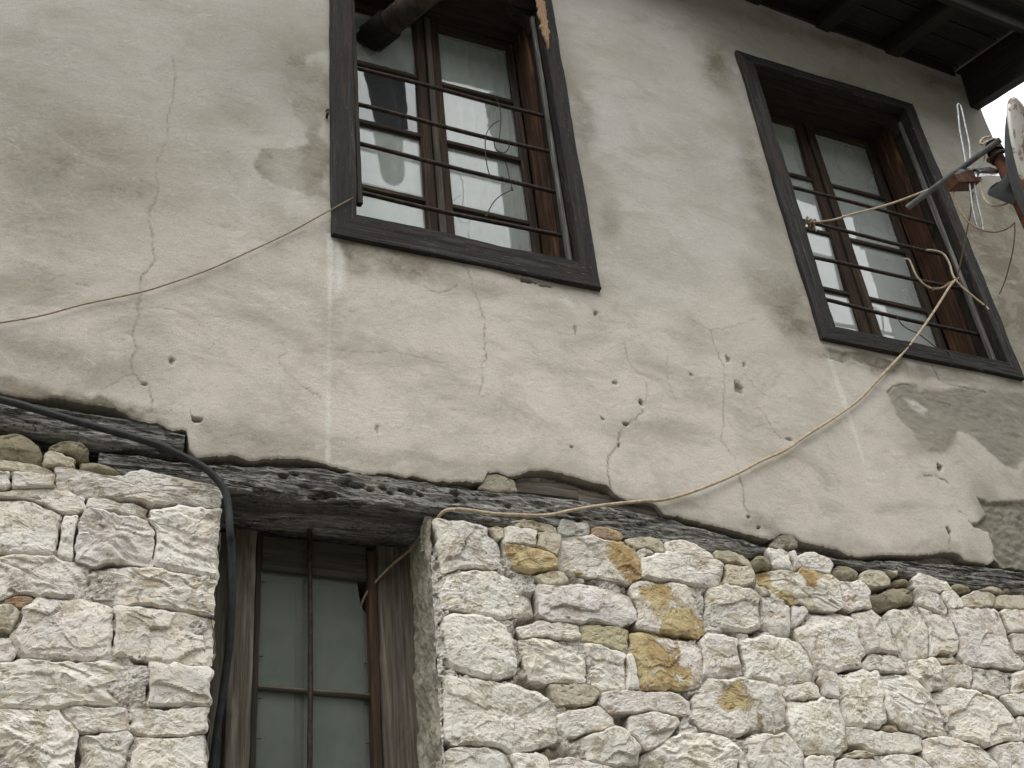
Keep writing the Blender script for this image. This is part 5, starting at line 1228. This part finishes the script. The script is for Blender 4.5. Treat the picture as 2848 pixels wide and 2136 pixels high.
o = pane([(.682, 2.842), (1.0, 2.836), (1.0, 3.085), (.990, 3.098), (.983, 3.118), (.977, 3.15), (.972, 3.192), (.682, 3.194)], y, lw, M['dirtyglass'])
tag(o, 'upper pane with its right corner broken out')
pane([(.682, 2.428), (1.001, 2.428), (1.001, 2.832), (.682, 2.838)], y + .004, lw, M['dirtyglass'])
pane([(.682, 2.1), (1.001, 2.1), (1.001, 2.422), (.682, 2.422)], y + .002, lw, M['dirtyglass'])
for zz in (3.155, 2.93, 2.81, 2.70):                       # glazing nails
    for xx in (.688, .993):
        tube('nail', [(xx - .006, .216, zz), (xx + .010, .216, zz + .001)], .0016, M['iron'], lw, 5)
tube('rod', [(.822 + .002 * math.sin(z * 5), .188 + .002 * math.cos(z * 4), z) for z in np.linspace(2.1, 3.325, 30)], .0075, M['iron'], lw, 9, .001)
v, f = wavy_sheet(.66, 1.03, 2.1, 3.26, .335, .010, 9, 11)
tag(mesh('curtain', v, f, M['sheer']), 'limp pale curtain behind the dusty panes of the lower window', 'curtain')
room(.56, 1.14, 2.0, 3.36, .30, 2.0)
# shallow soffit plank behind the beam
o = board('soffit_plank', [(.50, .262, 3.296), (.50, .32, 3.296), (.50, .32, 3.33), (.50, .262, 3.33)], [(1.16, .262, 3.296), (1.16, .32, 3.296), (1.16, .32, 3.33), (1.16, .262, 3.33)], M['soffitwood'], lw, n=10)

# ------------------------------------------------------------------ eave
eave = empty('roof_eave', (1.8, -.3, 6.4))
tag(eave, 'dark timber eave with rafters and boards overhanging the upper right of the wall', 'eave', kind='thing')
eave.rotation_euler.y = .08                # the old roof line has sagged towards the corner
eave.location.z += .19
SL = .36
OUT = .46
ez_ = lambda y: 6.35 + SL * y           # underside of the rafters, y negative outwards
XS = 2.62                                 # left of here the unseen eave is cut short so panes reflect sky
SHORT = .22
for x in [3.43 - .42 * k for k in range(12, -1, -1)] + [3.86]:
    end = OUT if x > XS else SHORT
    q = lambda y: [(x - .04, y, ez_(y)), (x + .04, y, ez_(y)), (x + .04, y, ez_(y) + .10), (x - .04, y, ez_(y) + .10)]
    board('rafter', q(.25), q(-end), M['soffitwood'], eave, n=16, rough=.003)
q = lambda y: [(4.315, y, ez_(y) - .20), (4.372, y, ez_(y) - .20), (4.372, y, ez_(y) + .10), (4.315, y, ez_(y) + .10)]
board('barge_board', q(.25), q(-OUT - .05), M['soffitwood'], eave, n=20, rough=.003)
for (xa_, xb_, end) in ((-1.8, XS, SHORT), (XS + .005, 4.314, OUT)):
    yy = .10
    while yy > -end - .03:
        w_ = random.uniform(.115, .15)
        y1 = yy - w_ + .008
        j = random.uniform(0, .01)
        q = lambda x: [(x, yy, ez_(yy) + .104 + j), (x, y1, ez_(y1) + .104 + j), (x, y1, ez_(y1) + .125 + j), (x, yy, ez_(yy) + .125 + j)]
        board('plank', q(xa_), q(xb_), M['eaveplank'], eave, n=30, rough=.003)
        yy -= w_
    q = lambda x: [(x, -end - .03, ez_(-end) - .02), (x, -end - .002, ez_(-end) - .02), (x, -end - .002, ez_(-end) + .105), (x, -end - .03, ez_(-end) + .105)]
    board('fascia', q(xa_), q(xb_), M['soffitwood'], eave, n=40, rough=.003)
    q = lambda y: [(xa_, y, ez_(y) + .14), (xb_ + .16 * (xb_ > 4), y, ez_(y) + .14), (xb_ + .16 * (xb_ > 4), y, ez_(y) + .20), (xa_, y, ez_(y) + .20)]
    board('roof_covering', q(4.), q(-end - .12), M['tile'], eave, n=30, rough=.006)
q = lambda x: [(x, -.02, 6.365), (x, .12, 6.365), (x, .12, 6.47), (x, -.02, 6.47)]
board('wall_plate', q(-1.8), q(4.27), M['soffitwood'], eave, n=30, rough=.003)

# ------------------------------------------------------------------ stovepipe
pa = np.array(PIPE[0])
pd = np.array([.15, -.30, 0.]); pd /= np.linalg.norm(pd)
at_y = lambda y: pa + pd * (y - pa[1]) / pd[1]
pipe = empty('stovepipe', tuple(at_y(.25)))
tag(pipe, 'sooty brown stovepipe with a black collar jutting out of a window pane', 'stovepipe')
e0 = at_y(-.42)
pts = [at_y(y) for y in np.linspace(.33, -.36, 12)]
bend = [e0 + np.array([pd[0] * .07 * math.sin(a), pd[1] * .07 * math.sin(a), .09 * (1 - math.cos(a))]) for a in np.linspace(.1, math.pi / 2, 7)]
up = [bend[-1] + np.array([0, 0, z]) for z in (.1, .3, .6)]
tube('flue', pts + bend + up, .056, M['pipe'], pipe, 28, .0015)
tube('collar', [at_y(y) for y in (.256, .25, .15, .145)], [.060, .066, .066, .060], M['soot'], pipe, 28)
for y in (.10, .075):
    tube('seam', [at_y(y), at_y(y - .006)], .0585, M['pipe'], pipe, 28)

# ------------------------------------------------------------------ mast, dish, antenna
mt = np.array(MAST_TOP)
mast = empty('antenna_mast', (mt[0], mt[1], 3.95))
tag(mast, 'rusty upright pipe mast that carries the dish and antenna', 'mast')
tube('pole', [(mt[0], mt[1], z) for z in np.linspace(3.95, mt[2] + .03, 14)], .023, M['rust'], mast, 14, .001)
tube('bracket', [(mt[0], mt[1], 4.02), (4.15, .02, 3.86)], .018, M['rust'], mast, 10, .001)
tube('bracket', [(mt[0], mt[1], 4.10), (4.15, .02, 4.30)], .014, M['rust'], mast, 10, .001)
tube('cap', [(mt[0], mt[1], mt[2] + .03), (mt[0], mt[1], mt[2] + .075)], [.034, .030], M['soot'], mast, 14)

dc = np.array(DISH_C)
nrm = np.array(DISH_N)
ua = np.cross([0, 0, 1.], nrm); ua /= np.linalg.norm(ua); va = np.cross(ua, nrm)
dish = empty('satellite_dish', tuple(dc))
tag(dish, 'rust streaked white satellite dish seen nearly edge-on at the right', 'satellite dish')
RD = .30
rr = np.linspace(0, 1, 22); th = np.linspace(0, 2 * math.pi, 72, endpoint=False)
def bowl(off, k=1.):
    A, B = np.meshgrid(rr, th, indexing='ij')
    dep = -.085 * (1 - A ** 2)
    return (dc + (RD * k * A * np.cos(B))[..., None] * ua + (RD * 1.06 * k * A * np.sin(B))[..., None] * va + (dep + off)[..., None] * nrm)
mesh('reflector', bowl(0).reshape(-1, 3), grid_faces(22, 72, True), M['dish'], dish)
mesh('back_shell', bowl(-.006).reshape(-1, 3), grid_faces(22, 72, True), M['dishback'], dish)
rim = [dc + RD * math.cos(b) * ua + RD * 1.06 * math.sin(b) * va - .002 * nrm for b in np.linspace(0, 2 * math.pi, 90)]
tube('rim', rim, .0075, M['dish'], dish, 8, .0006)
back = dc - nrm * .095
tube('mount', [back, back - nrm * .05, np.array([mt[0] + .02, mt[1], back[2] - .03])], [.05, .045, .03], M['dishback'], dish, 14)
arm0 = dc - va * RD * 1.02 - nrm * .02
arm1 = dc + nrm * .30 - va * .12
tube('feed_arm', [arm0, arm0 + nrm * .1 - va * .02, arm1], .010, M['boom'], dish, 8)
tube('feed_horn', [arm1, arm1 - nrm * .05 + va * .01, arm1 - nrm * .09 + va * .02], [.022, .028, .028], M['white'], dish, 14)

b0, b1 = np.array(BOOM[0]), np.array(BOOM[1])
ant = empty('antenna', tuple((b0 + b1) / 2))
tag(ant, 'old grey antenna boom with a long folded wire loop, beside the right window', 'antenna')
tube('boom', [b0 + (b1 - b0) * t for t in np.linspace(0, 1.12, 10)], .0125, M['boom'], ant, 12)
tube('folded_loop', curve_pts(DIPOLE, 5), .0042, M['alu'], ant, 8, at=tuple(DIPOLE[0]))
bx = [np.array(q) for q in BOX]
dy = np.array([0, .03, 0])
v = [q - dy for q in bx] + [q + dy for q in bx]
mesh('junction_box', v, [(0, 1, 2, 3), (7, 6, 5, 4), (0, 4, 5, 1), (1, 5, 6, 2), (2, 6, 7, 3), (3, 7, 4, 0)], M['rust'], ant, sm=False)
top = [bx[0] * .72 + bx[1] * .28, bx[1]]
bar_board('lid', top[0] + np.array([0, 0, .014]), top[1] + np.array([0, 0, .014]), np.array([0, .05, 0]), np.array([0, 0, .022]), M['aluw'], ant, n=6)
cl = [np.array(q) for q in CLAMP]
tube('clamp', [cl[0], (cl[0] + cl[1]) / 2 + np.array([0, -.012, -.004]), cl[1], cl[2]], [.016, .02, .015, .011], M['bright'], ant, 7, .004)
tube('clamp', [cl[3], cl[3] * .5 + cl[2] * .5, cl[2]], [.012, .013, .010], M['rust'], ant, 8, .002)
tube('bolt', [cl[0] + np.array([-.01, 0, .012]), cl[1] + np.array([.04, 0, .02])], .006, M['iron'], ant, 8)
ub = [np.array([mt[0] + .036 * math.cos(a), mt[1] - .01 + .036 * math.sin(a), mt[2] - .01]) for a in np.linspace(0, 2 * math.pi, 18)]
tube('hoop', ub, .009, M['iron'], ant, 8)

# ------------------------------------------------------------------ cords and cables
onw = lambda pts, y: [(x, y, z) for x, z in pts]
tag(tube('twine', curve_pts([(x, -.014 if x < .75 else -.026, z) for x, z in [(-1.7, 3.86), (-1.2, 3.80), (-.7, 3.775), (-.35, 3.79)] + TWINE], 6), .0023, M['twine'], None, 6, .0008), 'thin brown twine strung across the plaster to the left corner of the stovepipe window', 'twine')
cy = []
for i, (x, z) in enumerate(CORD):
    cy.append((x, .10 if i == 0 else .0 if i == 1 else -.014 if z < 3.42 else -.018, z))
cy += [tuple(q) for q in CORD_END]
tag(tube('cord', curve_pts(cy, 6), .0052, M['cord'], None, 8, .0008), 'long cream cord sagging from the right window bars down to the beam', 'cord')
lead = [(cy[0][0] - .0, .10, cy[0][1] * 0 + cy[0][2])] + [(1.12, .13, 3.27), (1.06, .17, 3.22), (1.0, .20, 3.15), (.985, .235, 3.11)]
tag(tube('lead', curve_pts(lead, 6), .004, M['twine'], None, 6), 'dark lead running into the broken corner of the dusty lower pane', 'lead')
cb = [(-1.75, -.02, 3.47), (-1.2, -.022, 3.475), (-.6, -.024, 3.48)] + [(x, -.024, z) for x, z in CABLE]
cb += [(.556, -.005, 3.14), (.570, .03, 3.02), (.578, .08, 2.90), (.575, .12, 2.78), (.568, .15, 2.66), (.562, .17, 2.5), (.56, .18, 2.2)]
tag(tube('cable', curve_pts(cb, 6), .0105, M['cable'], None, 12, .0006), 'thick black cable along the beam, bending down into the lower window recess', 'cable')
tag(tube('stay_cord', curve_pts(STAY_CORD, 6), .0046, M['cord'], None, 8, .0006), 'cream stay cord tied from the second bar up to the antenna', 'cord')
sc = np.array(STAY_CORD[0])
kv, kf = [], []
for r_k, off, tw in ((.017, (-.018, 0, .004), .4), (.015, (.0, -.004, .002), -.5), (.017, (.020, 0, -.004), .9), (.014, (.006, .004, -.010), 1.5)):
    c_ = sc + np.array(off)
    ring = [c_ + r_k * np.array([math.cos(a) * .55, math.sin(a) * .8, math.cos(a + tw) * 1.05]) for a in np.linspace(0, 2 * math.pi, 20)]
    kv.append(tube_geo(ring, .0055, 7))
kv.append(tube_geo([sc + np.array([.004, -.01, -.01]), sc + np.array([.010, -.012, -.03]), sc + np.array([.012, -.012, -.058])], .0035, 6))
v, f = join(*kv)
tag(mesh('knot', v, f, M['twine'], None, at=tuple(sc)), 'twisted brown wire knot round the second bar of the right window', 'knot')
for pts, lab, r in zip(CORD_LOOPS, ('cream cord end curling over the right frame board below the antenna', 'short cream loop hooked over the lining of the right window', 'brown twist of cord knotted at the lower bar of the right window'), (.0048, .0042, .006)):
    tag(tube('cord', curve_pts(pts, 6), r, M['twine'] if r == .006 else M['cord'], None, 8, .0006), lab, 'cord')
for pts, lab, r in zip(ANT_LOOPS, ('short pale lead looping under the antenna clamp', 'long drooping brown lead between the antenna box and the mast', 'thin brown lead hanging from the mast down the stained plaster', 'straight thin lead from the antenna box down to the cord twist', 'pale lead arched over the top of the clamp', 'small lead coiled round the mast cap'), (.0042, .0035, .003, .003, .005, .0045)):
    tag(tube('lead', curve_pts(pts, 6), r, M['cord'] if r > .004 else M['twine'], None, 7), lab, 'lead')
for pts, lab in zip(BAR_WIRES, ('short wire bent between the upper bars of the stovepipe window', 'long curved wire bowed across the middle bars of the stovepipe window', 'small hooked wire end on the second bar of the stovepipe window', 'kinked wire hanging from the third bar of the stovepipe window')):
    tag(tube('wire', curve_pts(pts, 6), .0021, M['iron'], None, 6), lab, 'wire')
tag(tube('wire', curve_pts(THIN_WIRE2, 6), .0022, M['iron'], None, 6), 'thin wire trailing over the sill of the right window', 'wire')

nx_, nz_ = NAIL
tag(tube('nail', [(nx_, .01, nz_), (nx_ - .004, -.03, nz_ - .004), (nx_ - .006, -.034, nz_ - .005)], [.005, .005, .009], M['iron'], None, 8), 'bent dark nail driven into the plaster close beside the stovepipe window', 'nail')
